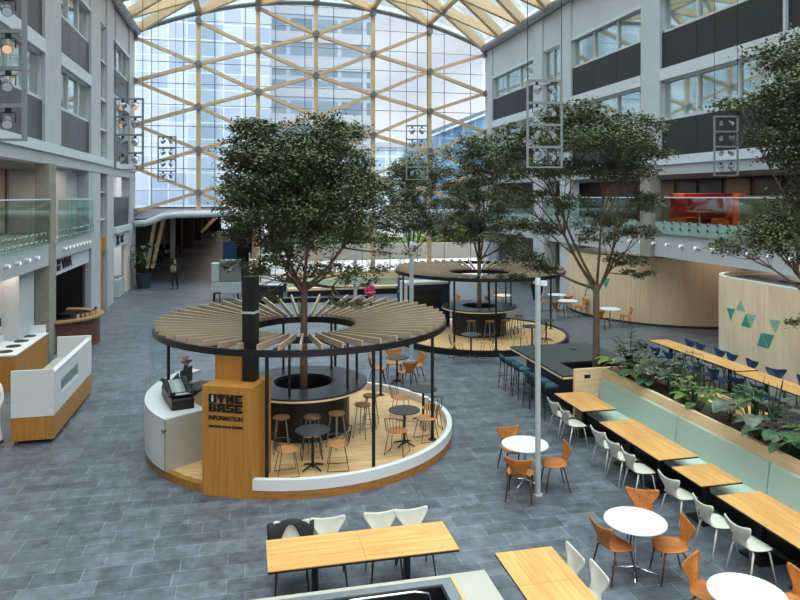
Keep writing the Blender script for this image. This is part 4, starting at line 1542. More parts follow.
# navy cabin of the far pavilion
t = thing('navy_cabin', 'navy service cabin with white top under the black-kerbed pavilion', 'cabin', polar(K2, 2.35, 133), .05)
MB().span(-.9, .85, -.35, .35, 0, 1.7).build('body', M['navy'], t)
MB().span(-1.0, .9, -.4, .4, 1.7, 1.8).build('white_top', M['white'], t, bevel=.01)
MB().span(-1.0, -.92, -.4, .4, 0, 1.7).build('white_side', M['white'], t)
MB().span(-.7, .5, -.365, -.35, .9, 1.5).build('dark_hatch', M['black'], t)

# round tables with oak chairs across the far floor
far_tables = [((440, 297), 'between the navy cabin and the ring bar', ((-.7, 0), (.7, .1))),
              ((432, 288), 'far behind the navy cabin', ((-.7, .2), (.6, .3))),
              ((503, 295), 'behind the second pavilion tree', ((-.65, -.1), (.1, .7))),
              ((557, 294.5), 'by the far curved pod, further back', ((-.65, .0), (.1, -.65))),
              ((568, 300.5), 'by the far curved pod, before another table', ((-.6, -.25), (.65, .05))),
              ((610, 308.5), 'against the far curved pod, behind the planter tree', ((-.55, -.35), (.6, -.2)))]
wc = ('west', 'east')
for (px, py), q, chs in far_tables:
    p = at(px, py, .74)
    white_round((p.x, p.y, 0), .3, 'round white table ' + q)
    for i, (dx, dy) in enumerate(chs):
        oak_chair((p.x + dx, p.y + dy, 0), face(-dx, -dy), 'oak chair ' + ('west of' if i == 0 else 'east of') + ' the table ' + q, 'oak chairs across the far floor')
p = at(397, 357, .74)
dark_round((p.x, p.y, 0), .1, 'small dark table on the tiles between the two pavilions')
for i, (dx, dy, l) in enumerate(((-.55, .05, 'oak chair west of the small dark table between the pavilions'), (.55, .1, 'oak chair east of the small dark table between the pavilions'), (.05, .6, 'oak chair behind the small dark table between the pavilions'), (.15, -.58, 'oak chair before the small dark table between the pavilions'))):
    oak_chair((p.x + dx, p.y + dy, 0), face(-dx, -dy), l, 'oak chairs between the pavilions')
p = at(537, 300)
t = thing('tapered_bin', 'black tapered planter standing empty behind the far pavilion', 'planter', (p.x, p.y, 0))
MB().lathe([(.001, 0), (.2, 0), (.34, .8), (.31, .8), (.2, .1), (.001, .1)], n=24).build('pot', M['black'], t)
MB().disc(.31, .7, .73, n=20).build('soil', M['soil'], t)


# ---------------------------------------------------------------- lamp posts
def lamp_post(x, y, label, h=3.86, r=.05):
    t = thing('lamp_post', label, 'lamp post', (x, y, 0))
    MB().cyl((0, 0, .02), (0, 0, h - .12), r, n=16).build('pole', M['greylight'], t)
    MB().disc(r * 1.7, 0, .02, n=20).build('base_plate', M['greylight'], t)
    MB().cyl((0, 0, h - .12), (0, 0, h), r * 1.05, r * .9, 16).build('cap', M['ledge'], t)
    MB().box((r + .05, 0, h - .1), (.12, .09, .08)).build('lamp_head', M['ledge'], t)
    return t


lamp_post(5.08, 11.25, 'tall pale grey lamp post beside the round white table')
lamp_post(5.26, 21.4, 'pale grey lamp post between the two pavilions', r=.07)
lamp_post(4.0, 25.0, 'pale grey lamp post behind the first pavilion tree', r=.07)


# ---------------------------------------------------------------- hanging spotlight racks
def rack(px, py_bot, tdist, label, warm=(), w_=.7, rz=0.0):
    u = (px - 400) / FOC
    loc = (tdist * (u * CS + SN), tdist * (CS - u * SN), EYE + tdist * (HOR - py_bot) / FOC)
    t = thing('spotlight_rack', label, 'spotlight rack', loc, -YAW + rz)
    H_, a = 1.82, w_ / 2
    top = arcz(loc[0]) - loc[2]
    for s in (-1, 1):
        MB().span(s * a - .02, s * a + .02, -.03, .03, 0, H_).build('upright', M['rackgrey'], t)
        MB().cyl((s * a, 0, H_), (s * a, 0, top), .008, n=5).build('cable', M['black'], t)
    for k in range(5):
        z = H_ * k / 4
        MB().span(-a, a, -.025, .025, max(0, z - .05), z if k else .03).build('cross_bar', M['rackgrey'], t)
    for k in range(4):
        for s in (-1, 1):
            z = H_ * (k + 1) / 4 - .05
            x = s * a * .45
            b = MB().box((x, 0, z - .03), (.05, .05, .06))
            b.tube([(x - .09, 0, z - .18), (x - .09, 0, z - .06), (x + .09, 0, z - .06), (x + .09, 0, z - .18)], .008, 5)
            lamp = b.build('bracket', M['black'], t)
            MB().cyl((x - s * .05, .05, z - .13), (x + s * .02, -.06, z - .21), .045, .065, 10).build('lamp_housing', M['lampgrey'], lamp)
            MB().cyl((x + s * .02, -.06, z - .21), (x + s * .025, -.068, z - .216), .055, n=10).build('lens', M['warmlamp'] if (k, s) in warm else M['lens'], lamp)
    return t


rack(-5, 141, 8.3, 'hanging spotlight rack by the top corner of the west facade', {(2, 1)}, .72)
rack(129, 170, 17.2, 'hanging spotlight rack in front of the west facade near the gable', {(3, 1), (3, -1), (2, -1)})
rack(167, 182, 27, 'small hanging spotlight rack before the gable, beside the first timber column')
rack(417, 180, 22.5, 'hanging spotlight rack above the second pavilion', {(2, 1)})
rack(544.5, 168, 14, 'hanging spotlight rack in front of the planter tree')
rack(726, 176, 20.5, 'hanging spotlight rack above the orange booth')


# ---------------------------------------------------------------- meeting pods
m_ = M['podwood'].copy()
m_.name = 'pale veneer in slanting panels'
for n_ in m_.node_tree.nodes:
    if n_.type == 'MAPPING':
        r0_ = n_.inputs['Rotation'].default_value
        n_.inputs['Rotation'].default_value = (r0_[0] + .45, r0_[1], r0_[2])
    if n_.type == 'VALTORGB':
        n_.color_ramp.elements[0].color = lin('#e2c8aa')
        n_.color_ramp.elements[1].color = lin('#eed9be')
M['podslant'] = m_
def rounded(pts, n=10):
    return pts


t = thing('meeting_pod', 'veneered round-cornered pod with teal triangles, beside the long tables', 'pod', (14.5, 16, 0))
PX0, PX1 = 14.62, 14.40            # face at y = 19.2 and y = 8
rad = 1.6
face_pts = [(PX1 - 14.5, 8 - 16)] + [(PX0 - 14.5, 18.2 - 16)]
arc = [(PX0 - 14.5 + rad - rad * math.cos(a), 18.2 - 16 + rad * math.sin(a)) for a in np.linspace(0, PI / 2, 10)][1:]
outer = face_pts + arc + [(6.5, 18.2 - 16 + rad)]
HP = 2.78


def wall_strip(pts, z0, z1, th, name, m, parent):
    b = MB()
    n = len(pts)
    inn = []
    for i, p in enumerate(pts):
        q0 = Vector(pts[max(i - 1, 0)])
        q1 = Vector(pts[min(i + 1, n - 1)])
        d = (q1 - q0).normalized()
        inn.append((p[0] + d.y * th, p[1] - d.x * th))
    vs = [(x, y, z) for z in (z0, z1) for x, y in pts] + [(x, y, z) for z in (z0, z1) for x, y in inn]
    fs = []
    for i in range(n - 1):
        fs += [(i, n + i, n + i + 1, i + 1), (2 * n + i, 2 * n + i + 1, 3 * n + i + 1, 3 * n + i), (n + i, 3 * n + i, 3 * n + i + 1, n + i + 1), (i, i + 1, 2 * n + i + 1, 2 * n + i)]
    fs += [(0, 2 * n, 3 * n, n), (n - 1, 2 * n - 1, 4 * n - 1, 3 * n - 1)]
    b.add(vs, fs)
    return b.build(name, m, parent)


wall_strip(outer, 0, HP, .1, 'veneer_wall', M['podslant'], t)
wall_strip(outer, HP, HP + .03, .13, 'white_cap', M['white'], t)
MB().prism([(x + .1, y - .1) for x, y in outer] + [(6.5, -8)], HP - .16, HP - .11).build('pod_roof', M['ceil'], t)
for k, (yy, ll) in enumerate(((1.5, .7), (-1.2, 1.6), (-4, 1.2))):
    MB().box((2.2 + k * .3, yy, HP - .08), (ll, 1.2, .05), .3).build('roof_panel', M['greylight'], t)
fd = Vector((PX0 - PX1, 10.2, 0)).normalized()
nrm = Vector((-fd.y, fd.x, 0))


def pod_pt(px, py):
    r_ = ray(px, py)
    o = Vector((0, 0, EYE))
    p0 = Vector((PX0, 18.2, 0)) + nrm * .006
    s = (p0 - o).dot(nrm) / r_.dot(nrm)
    return o + r_ * s - Vector((14.5, 16, 0))


def tri(name, pts, m):
    q = [pod_pt(680 + x / 5, 300 + y / 5) for x, y in pts]
    back = [p - nrm * .01 for p in q]
    MB().add(q + back, [(0, 1, 2), (5, 4, 3), (0, 3, 4, 1), (1, 4, 5, 2), (2, 5, 3, 0)]).build(name, m, t)


tri('triangle_inlay', ((233, 40), (275, 45), (253, 105)), M['tealtri'])
tri('triangle_inlay', ((280, 47), (326, 58), (303, -2)), M['mintTri'])
tri('triangle_inlay', ((330, 68), (352, 140), (305, 128)), M['tealtri'])
tri('triangle_inlay', ((332, 68), (381, 76), (354, 140)), M['mintTri'])
tri('triangle_inlay', ((445, 97), (503, 103), (475, 165)), M['mintTri'])
tri('triangle_inlay', ((405, 165), (441, 243), (385, 228)), M['tealtri'])
tri('triangle_inlay', ((407, 165), (471, 176), (443, 243)), M['tealtri'])

CP = Vector((19.6, 28.4, 0))
RP = 4.8
t = thing('curved_pod', 'large curved veneer pod below the east balcony', 'pod', CP)
MB().ring(RP - .1, RP, 0, 2.8, n=60, a0=math.radians(130), a1=math.radians(290)).build('veneer_wall', M['podwood'], t)
MB().ring(RP - .12, RP + .02, 2.8, 2.85, n=60, a0=math.radians(130), a1=math.radians(290)).build('cap', M['brownint'], t)
MB().ring(RP - .08, RP + .015, 0, .1, n=60, a0=math.radians(130), a1=math.radians(290)).build('skirting', M['darkint'], t)
MB().disc(RP - .12, 2.6, 2.65, n=60).build('pod_roof', M['ceil'], t)


def cyl_pt(px, py):
    r_ = ray(px, py)
    o = Vector((0, 0, EYE)) - CP
    R = RP + .006
    A = r_.x ** 2 + r_.y ** 2
    B = 2 * (o.x * r_.x + o.y * r_.y)
    Cc = o.x ** 2 + o.y ** 2 - R * R
    s = (-B - math.sqrt(B * B - 4 * A * Cc)) / (2 * A)
    return o + r_ * s


for pts, mm in ((((601, 278), (610, 279), (606, 289)), 'tealtri'), (((588, 282), (594, 290), (584, 297)), 'tealtri'), (((570, 280), (577, 281), (573, 290)), 'mintTri')):
    q = [cyl_pt(*p) for p in pts]
    back = [p * 1.0 - Vector((p.x, p.y, 0)).normalized() * .02 for p in q]
    MB().add(q + back, [(0, 1, 2), (5, 4, 3), (0, 3, 4, 1), (1, 4, 5, 2), (2, 5, 3, 0)]).build('triangle_inlay', M[mm], t)

# orange booth on the east balcony
bz = 4.0
b0, b1 = 22.3, 24.75
t = thing('booth_sofa', 'orange and red high-backed booth sofa on the east balcony', 'sofa', (17.6, (b0 + b1) / 2, bz), .5)
L = (b1 - b0) / 2
MB().span(.9, 1.05, -L, L, 0, 1.45).build('back_panel', M['red'], t, bevel=.03)
for s in (-1, 1):
    MB().span(-.1, .95, s * L - .07, s * L + .07, 0, 1.45).build('side_panel', M['orange'], t, bevel=.03)
    MB().span(-.35, .9, s * (L - .45) - .3, s * (L - .45) + .3, .12, .48).build('seat_cushion', M['orange'], t, bevel=.04)
    MB().span(-.35, .9, s * (L - .16) - .09, s * (L - .16) + .09, .48, 1.25).build('back_cushion', M['red'], t, bevel=.04)
t = thing('booth_table', 'small table between the seats of the orange booth', 'table', (17.4, (b0 + b1) / 2 - .1, bz), .5)
MB().span(-.35, .5, -.35, .35, .7, .74).build('tabletop', M['oakx'], t)
MB().cyl((0, 0, .02), (0, 0, .7), .03, n=10).build('column', M['white'], t)
MB().disc(.22, 0, .02, n=16).build('foot', M['white'], t)
t = thing('low_partition', 'olive partition beside the orange booth on the balcony', 'partition', (17.8, 20.6, bz))
MB().span(0, .12, -1.2, 1.1, 0, 1.35).build('panel', mat('olive felt', '#948a70', 0.9), t)
MB().span(-.1, .22, -1.2, -1.1, 0, .06).build('foot', M['black'], t)
MB().span(-.1, .22, 1.0, 1.1, 0, .06).build('foot', M['black'], t)
# ---------------------------------------------------------------- trees
def leaf_arrays(cent, size, rng, up=0.55):
    n = len(cent)
    nrm = rng.normal(size=(n, 3))
    nrm[:, 2] = np.abs(nrm[:, 2]) + up * 2
    nrm /= np.linalg.norm(nrm, axis=1)[:, None]
    d = rng.normal(size=(n, 3))
    d -= nrm * (d * nrm).sum(1)[:, None]
    d /= np.linalg.norm(d, axis=1)[:, None]
    s = np.cross(nrm, d)
    L = size * rng.uniform(.7, 1.35, n)[:, None]
    W = L * .27
    v = np.empty((n, 4, 3))
    v[:, 0] = cent - d * L * .5
    v[:, 1] = cent + s * W - nrm * L * .06
    v[:, 2] = cent + d * L * .5 - nrm * L * .1
    v[:, 3] = cent - s * W - nrm * L * .06
    return v.reshape(-1, 3)


def leaf_mesh(name, v, material, parent):
    n = len(v) // 4
    me = bpy.data.meshes.new(name)
    me.vertices.add(len(v))
    me.vertices.foreach_set('co', v.astype(np.float32).ravel())
    me.loops.add(n * 4)
    me.loops.foreach_set('vertex_index', np.arange(n * 4, dtype=np.int32))
    me.polygons.add(n)
    me.polygons.foreach_set('loop_start', np.arange(0, n * 4, 4, dtype=np.int32))
    me.update(calc_edges=True)
    me.materials.append(material)
    o = bpy.data.objects.new(name, me)
    COL.objects.link(o)
    o.parent = parent
    return o


def bez(p0, p1, p2, k=6):
    return [p0 * (1 - t) ** 2 + p1 * 2 * t * (1 - t) + p2 * t * t for t in np.linspace(0, 1, k)]


def tree(loc, label, fork, pads, n_leaf, leafsize=.1, r0=.12, seed=1, mat_='leaf', lean=(0, 0), clump=7, group=None, name='indoor_tree', limbs=6, sparse=0.0):
    """pads: (x, y, z, rx, rz) flattened leaf layers in tree space; branches run out to each"""
    rng = np.random.default_rng(seed)
    t = thing(name, label, 'tree', loc, 0, group)
    tb = MB()
    top = Vector((lean[0], lean[1], fork))
    tb.tube([Vector((0, 0, -.05)), Vector((lean[0] * .2, lean[1] * .2, fork * .35)), Vector((lean[0] * .6, lean[1] * .6, fork * .7)), top], [r0 * 1.15, r0, r0 * .92, r0 * .85], 10)
    tb.build('trunk', M['bark'], t)
    br = MB()
    cents = []
    vol = sum(p[3] ** 2 * (.4 + p[4]) for p in pads)
    P = np.array([p[:3] for p in pads])
    kk = min(limbs, len(pads))
    cen = P[np.linspace(0, len(P) - 1, kk).astype(int)].copy()
    for it in range(8):
        own = np.argmin(((P[:, None] - cen[None]) ** 2).sum(2), 1)
        for j in range(kk):
            if (own == j).any():
                cen[j] = P[own == j].mean(0)
    limb_paths = []
    for j in range(kk):
        e = Vector(cen[j])
        st = Vector((lean[0], lean[1], fork * rng.uniform(.9, 1.0)))
        e = st + (e - st) * .72
        side = Vector((e.x - st.x, e.y - st.y, 0))
        mid = st + (e - st) * .45 + side * .22 + Vector((rng.uniform(-.1, .1), rng.uniform(-.1, .1), -.05)) * (e - st).length
        pth = bez(st, mid, e, 9)
        rb = r0 * rng.uniform(.42, .58)
        br.tube(pth, [rb * (1 - .065 * i) for i in range(9)], 7)
        limb_paths.append((pth, rb))
    for ip, (x, y, z, rx, rz) in enumerate(pads):
        c = Vector((x, y, z))
        pth, rl = limb_paths[own[ip]]
        k0 = int(rng.integers(4, 9))
        st = pth[k0]
        tip = c + Vector((0, 0, -rz * .6))
        mid = st + (tip - st) * .5 + Vector((rng.uniform(-.12, .12), rng.uniform(-.12, .12), rng.uniform(-.12, .06))) * (tip - st).length
        path = bez(st, mid, tip)
        rb = rl * .5
        br.tube(path, [rb, rb * .85, rb * .7, rb * .55, rb * .42, rb * .28], 6)
        nl = int(n_leaf * rx ** 2 * (.4 + rz) / vol * (.38 if z < sparse else 1))
        ncl = max(4, int(nl / (clump * 10)))
        # clump centres over the pad, thinner at the rim
        rr = np.sqrt(rng.uniform(0, 1, ncl)) * rx
        th = rng.uniform(0, 2 * PI, ncl)
        zz = rng.uniform(-1, 1, ncl) * rz * np.sqrt(np.clip(1 - (rr / rx) ** 2 * .8, 0, 1))
        cc = np.stack([x + rr * np.cos(th), y + rr * np.sin(th), z + zz - .25 * rz * (rr / rx) ** 2], 1)
        for q in cc[: max(3, ncl // 3)]:
            q = Vector(q)
            s0 = path[3] if rng.random() < .5 else path[4]
            br.tube([s0, s0 + (q - s0) * .5 + Vector((0, 0, -.05)), q], [rb * .35, rb * .22, .006], 5)
        per = max(4, nl // ncl)
        cr = rx * .20
        off = rng.normal(size=(ncl, per, 3)) * np.array([cr, cr, cr * .45])
        cents.append((cc[:, None, :] + off).reshape(-1, 3))
    br.build('branches', M['bark'], t)
    leaf_mesh('foliage', leaf_arrays(np.concatenate(cents), leafsize, rng), M[mat_], t)
    return t


def cluster_pads(c, R, H, n, seed, pr=(.45, .75), pz=(.16, .3), low=-1.0):
    """pads spread through a rounded crown of radius R and half height H"""
    rng = np.random.default_rng(seed)
    out = []
    for i in range(n):
        f = (i + .5) / n
        zz = low + (1 - low) * f
        rad = math.sqrt(max(0.05, 1 - max(zz, -.55) ** 2))
        a = i * 2.39996 + rng.uniform(-.3, .3)
        rr = rad * rng.uniform(.35, .88)
        out.append((c[0] + R * rr * math.cos(a), c[1] + R * rr * math.sin(a), c[2] + H * zz * .9, R * rng.uniform(*pr), H * rng.uniform(*pz)))
    return out


# first pavilion tree: crown lobes up to 7.2 m
def cam_off(dx, dz, dd=0.0):
    """sideways (as seen from the gallery), up and away offsets in tree space"""
    return (dx * CS + dd * SN, -dx * SN + dd * CS, dz)


def pads_from(specs):
    return [cam_off(dx, z, dd) + (rx, rz) for dx, z, dd, rx, rz in specs]


T1 = pads_from([(-1.15, 6.85, .1, .5, .28), (-1.35, 6.45, .2, .5, .3), (-1.2, 6.0, .1, .6, .3), (-.6, 6.5, -.2, .5, .25), (-1.4, 5.6, .0, .5, .3), (-1.0, 5.5, -.5, .6, .3), (-1.05, 6.75, .2, .5, .3), (-1.15, 6.3, -.4, .55, .25), (-1.25, 5.7, .4, .55, .35), (-.75, 6.1, .8, .7, .3), (-1.15, 5.1, -.6, .6, .3), (-1.0, 5.0, .9, .7, .3),
                (.55, 6.85, -.2, .75, .3), (.05, 6.55, .7, .8, .3), (.75, 6.45, .8, .65, .3), (.95, 6.2, -.6, .55, .3), (.1, 6.2, -.9, .8, .3), (-.3, 5.75, -.9, .8, .3),
                (.7, 5.6, -.8, .75, .3), (1.05, 5.4, .3, .65, .35), (.0, 5.5, 1.0, .9, .3), (.2, 5.1, -1.1, .8, .28), (-.5, 4.85, -1.0, .7, .28), (.95, 4.8, -.6, .7, .3),
                (1.4, 4.5, .2, .7, .28), (-1.0, 4.4, -.3, .65, .28), (-.5, 4.3, .8, .7, .25), (.6, 4.3, .9, .8, .25), (.3, 4.5, -.9, .7, .22), (-1.15, 3.85, .1, .5, .22),
                (-.6, 3.75, -.5, .5, .2), (.9, 3.7, -.5, .55, .2), (1.45, 3.7, .4, .55, .2), (-.3, 3.4, .5, .5, .18), (.75, 3.1, -.6, .45, .16), (-1.5, 3.7, .4, .5, .2), (-.9, 3.2, -.3, .45, .16), (-.2, 4.0, -.6, .6, .2), (.4, 3.7, .6, .6, .2), (1.25, 3.4, -.1, .45, .14), (-1.55, 5.5, .1, .5, .3), (-1.45, 6.2, .2, .45, .3), (-.9, 6.95, .1, .4, .25), (.9, 6.75, .2, .5, .3), (1.3, 5.9, .2, .5, .3), (.2, 6.4, -.5, .8, .3), (-.7, 5.5, -.7, .8, .3), (.6, 5.2, -.9, .8, .3), (1.1, 2.95, -.2, .4, .14),
                (-1.2, 3.3, .3, .35, .16), (1.75, 4.9, .3, .6, .3), (1.95, 4.2, .1, .55, .25), (1.6, 5.6, .4, .5, .3), (-1.5, 4.6, .3, .5, .3), (.2, 5.9, .1, 1.0, .35), (-.2, 5.2, .1, 1.0, .3), (.2, 4.8, 0, .9, .3)])
tree((K1[0], K1[1], .8), 'tall dense tree growing through the white-kerbed pavilion', 2.6, [(x, y, z - .8, a, b) for x, y, z, a, b in T1], 85000, .08, .085, 3, lean=(.02, .02), sparse=3.75, limbs=8)
q = Vector((8.6, 15.55, .65))
T3 = pads_from([(-2.1, 6.9, .3, .5, .25), (-2.3, 6.3, .1, .5, .22), (-2.2, 5.4, .4, .5, .2), (-2.35, 4.3, .3, .45, .16), (-1.2, 7.15, .2, .65, .25), (-.45, 7.45, 0, .75, .25), (.35, 7.35, .4, .75, .25), (.9, 7.1, -.2, .7, .25), (1.2, 6.7, .3, .5, .25), (-1.7, 6.7, 0, .6, .25), (-.9, 6.7, -.8, .8, .25),
                (.2, 6.8, -.8, .9, .25), (.9, 6.4, -.7, .7, .25), (-.2, 6.9, .9, .9, .25), (-1.95, 6.0, .3, .5, .25), (-1.4, 6.0, -.5, .6, .22), (1.0, 6.0, .5, .7, .25), (-.6, 6.1, .6, .8, .25),
                (.3, 6.1, .2, .8, .25), (-1.7, 5.3, 0, .6, .2), (-.8, 5.2, -.8, .5, .18), (.8, 5.2, -.6, .5, .18), (1.3, 5.3, .2, .45, .18), (-2.0, 4.6, .2, .5, .18), (-1.2, 4.5, .6, .6, .18),
                (.3, 4.7, .8, .6, .18), (1.2, 4.4, .2, .5, .16), (-.1, 4.4, -.9, .5, .16), (-1.9, 3.8, -.2, .55, .16), (-1.3, 3.5, .4, .5, .14), (.7, 3.8, -.3, .5, .14), (1.1, 3.4, .3, .4, .12), (-2.1, 3.3, .3, .35, .12)])
tree(q, 'tall open tree rising from the well of the dark counter', 2.45, [(x, y, z - .65, a, b) for x, y, z, a, b in T3], 42000, .08, .088, 5)
T2 = cluster_pads((0, 0, 5.55), 1.7, 2.2, 26, 8, (.35, .5), (.1, .15))
tree((K2[0], K2[1], .8), 'tree growing through the black-kerbed pavilion', 2.2, [(x, y, z - .8, a, b) for x, y, z, a, b in T2], 30000, .09, .085, 9)
q4 = Vector((8.1, 33.0, 0))
T4 = cluster_pads((0, 0, 5.3), 1.9, 2.1, 22, 12, (.4, .55), (.12, .18))
tree(q4, 'slender tree behind the far pavilion, close to the glass gable', 2.6, T4, 18000, .12, .09, 13)
q5 = Vector((9.0, 8.65, 1.0))
T5 = pads_from([(-.3, 6.3, .2, .7, .3), (-.7, 6.6, 0, .55, .25), (.1, 6.0, 0, .7, .3), (-1.1, 4.75, .1, .5, .13), (-.7, 4.9, .2, .5, .14), (-.4, 7.6, .1, .8, .25), (.5, 7.9, 0, .9, .25), (-.6, 7.0, -.3, .7, .25), (-1.0, 6.9, .3, .45, .18), (-1.5, 6.75, .2, .4, .12), (-.9, 6.3, 0, .6, .25), (.3, 6.9, -.7, .9, .25), (.2, 6.6, .8, .9, .25),
                (-.6, 5.9, .2, .5, .2), (-.2, 5.5, -.5, .6, .2), (-.6, 5.25, .1, .5, .15), (-.9, 4.8, .3, .55, .14), (-1.45, 4.55, .2, .5, .12), (-.5, 4.65, -.3, .6, .14), (-.2, 4.35, .2, .5, .12),
                (-.35, 3.35, .2, .32, .12), (.4, 5.6, .2, .9, .3), (.5, 4.9, -.3, .8, .2)])
tree(q5, 'tree in the bench planter whose branches reach in from the picture edge', 2.3, [(x, y, z - 1.0, a, b) for x, y, z, a, b in T5], 62000, .062, .09, 23)

# shrubs and trees outside
for i, (x, y, R_, H_, l, m_) in enumerate(((4.0, 61, 2.2, 3.2, 'dark green bush outside behind the street wall', 'leafdark'), (11, 68, 3.0, 2.4, 'bright green bush on the lawn outside the gable', 'leaf2'),
                                           (19, 63, 3.0, 2.6, 'yellow green bush outside, towards the low blue building', 'leafyel'), (28, 67, 3.5, 3.0, 'broad green bush before the low blue building', 'leaf2'),
                                           (17.5, 72, 2.6, 6.0, 'tall green tree outside behind the lawn', 'leafdark'), (24, 71, 2.6, 6.0, 'tall green tree outside before the low blue building', 'leaf'),
                                           (7, 75, 3, 6.0, 'tall green tree outside at the foot of the banded tower', 'leafdark'))):
    big = H_ > 5
    tree((x, y, 0), l, H_ * (.35 if big else .15), cluster_pads((0, 0, H_ * .95 if big else H_ * .5), R_, H_ * .55 if big else H_ * .45, 14, 40 + i, (.4, .6), (.2, .35)), 3500, .38, .2, 50 + i, m_, clump=4, name='outdoor_tree' if big else 'outdoor_bush')


# ---------------------------------------------------------------- potted and planter plants
def blade(p0, dirv, L, W, bend, rows=6, fold=.15, tip=.0):
    """one leaf as a strip with a folded middle, curving down by bend"""
    d = Vector(dirv).normalized()
    side = d.cross(Vector((0, 0, 1)))
    if side.length < .05:
        side = Vector((1, 0, 0))
    side.normalize()
    out = []
    p = Vector(p0)
    for i in range(rows + 1):
        f = i / rows
        w_ = W * math.sin(PI * min(max(f, .04), .985)) ** .7 if tip == 0 else W * (1 - f) ** .6
        dd = (d + Vector((0, 0, -bend * f))).normalized()
        up = side.cross(dd).normalized()
        out.append([p - side * w_ + up * w_ * fold, p.copy(), p + side * w_ + up * w_ * fold])
        p = p + dd * (L / rows)
    return out


def plant(kind, loc, label, seed, size=1.0, mat_=None, parent=None, cat='plant'):
    rng = random.Random(seed)
    t = thing({'broad': 'broadleaf_plant', 'snake': 'snake_plant', 'fern': 'feathery_plant', 'bushy': 'bushy_plant'}[kind], label, cat, loc)
    lf, st = MB(), MB()
    if kind == 'broad':
        for k in range(13):
            a = k * 2.4 + rng.uniform(-.3, .3)
            e = rng.uniform(.5, 1.25)
            hh = rng.uniform(.18, .5) * size
            p = Vector((math.cos(a) * hh * .75, math.sin(a) * hh * .75, hh))
            st.tube([(0, 0, -.04), p * .55 + Vector((0, 0, .06)), p], .007, 5)
            lf.grid(blade(p, (math.cos(a), math.sin(a), .25), rng.uniform(.24, .36) * size, rng.uniform(.075, .11) * size, rng.uniform(.8, 1.5)))
    elif kind == 'snake':
        for k in range(10):
            a = k * 2.4
            p = Vector((math.cos(a) * .07, math.sin(a) * .07, -.02))
            lf.grid(blade(p, (math.cos(a) * .2, math.sin(a) * .2, 1), rng.uniform(.5, .8) * size, .032, .0, 5, .3, tip=1))
        st.tube([(0, 0, -.04), (0, 0, .05)], .05, 8)
    elif kind == 'fern':
        for k in range(11):
            a = k * 2.4
            h_ = rng.uniform(.35, .6) * size
            path = bez(Vector((0, 0, -.02)), Vector((math.cos(a) * .1, math.sin(a) * .1, h_)), Vector((math.cos(a) * .38 * size, math.sin(a) * .38 * size, h_ * .8)), 8)
            st.tube(path, .005, 4)
            for i in range(2, 8):
                for s in (-1, 1):
                    dv = Vector((-math.sin(a) * s + math.cos(a) * .5, math.cos(a) * s + math.sin(a) * .5, .1))
                    lf.grid(blade(path[i], dv, .15 * size, .02 * size, .5, 3))
    else:
        for k in range(9):
            a = k * 2.4
            h_ = rng.uniform(.4, .75) * size
            tip_ = Vector((math.cos(a) * .22 * size, math.sin(a) * .22 * size, h_))
            path = bez(Vector((0, 0, -.02)), Vector((0, 0, h_ * .6)), tip_, 7)
            st.tube(path, .006, 4)
            for i in range(1, 7):
                for q in range(3):
                    b = rng.uniform(0, 2 * PI)
                    lf.grid(blade(path[i], (math.cos(b), math.sin(b), .3), .13 * size, .032 * size, .6, 3))
    lf.build('foliage', M[mat_ or {'broad': 'leafgrey', 'snake': 'leafdark', 'fern': 'leaf2', 'bushy': 'leafdark'}[kind]], t)
    st.build('stem', M['leafdark'], t)
    return t


SOIL = 1.05
PL = [('bushy', 8.9, 14.5, 1.15, 'leafdark', 'tall bushy plant in the planter next to the tree counter'), ('broad', 8.65, 14.25, .9, 'leafyel', 'yellow green broadleaf plant beside the plywood end panel'),
      ('broad', 8.85, 13.8, 1.1, 'leafgrey', 'dark grey broadleaf plant near the plywood end panel'), ('broad', 8.65, 13.35, .9, 'leafdark', 'deep green broadleaf plant drooping over the plywood wall'),
      ('fern', 9.0, 13.2, 1.3, 'leafgrey', 'grey feathery plant standing tall in the planter'), ('snake', 8.85, 12.75, 1.0, 'leafdark', 'first clump of dark snake plants in the planter'),
      ('snake', 9.05, 12.4, 1.1, 'leafdark', 'second taller clump of dark snake plants in the planter'), ('bushy', 8.7, 12.2, .7, 'leafyel', 'low pale green plant between the snake plants'),
      ('broad', 8.7, 11.75, .7, 'leaf2', 'small bright green broadleaf plant at the bench seam'), ('fern', 8.9, 11.1, 1.05, 'leaf2', 'bright green feathery plant alone in the middle of the planter'),
      ('snake', 9.1, 10.75, 1.0, 'leafdark', 'narrow clump of snake plants behind the feathery plant'), ('snake', 9.12, 10.35, 1.15, 'leafdark', 'tall clump of snake plants before the broad grey leaves'),
      ('broad', 8.75, 10.2, 1.15, 'leafgrey', 'big grey green broadleaf plant hanging over the bench back'), ('broad', 8.85, 9.75, 1.2, 'leafgrey', 'large broadleaf plant with glossy grey leaves by the tree trunk'),
      ('fern', 8.95, 9.5, 1.1, 'leafred', 'dark purple feathery plant among grey leaves'), ('broad', 8.6, 9.35, .9, 'leafdark', 'dark broadleaf plant trailing down the plywood'),
      ('snake', 8.9, 9.05, 1.2, 'leafdark', 'snake plants at the foot of the planter tree'), ('bushy', 9.1, 8.95, 1.2, 'leafdark', 'bushy dark plant behind the planter tree'),
      ('fern', 8.65, 8.7, 1.0, 'leaf2', 'green feathery plant beside the planter tree, at the picture edge')]
for i, (k, x, y, s, m_, l) in enumerate(PL):
    plant(k, (x, y, SOIL), l, 100 + i, s * 1.3, m_)
for i in range(8):
    plant('bushy' if i % 2 else 'fern', (2.6 + i * .85, 37.55, 1.0), 'green plant in the far planter, ' + ['first', 'second', 'third', 'fourth', 'fifth', 'sixth', 'seventh', 'eighth'][i] + ' from the passage', 200 + i, 1.2, ('leafdark', 'leaf2', 'leaf')[i % 3])

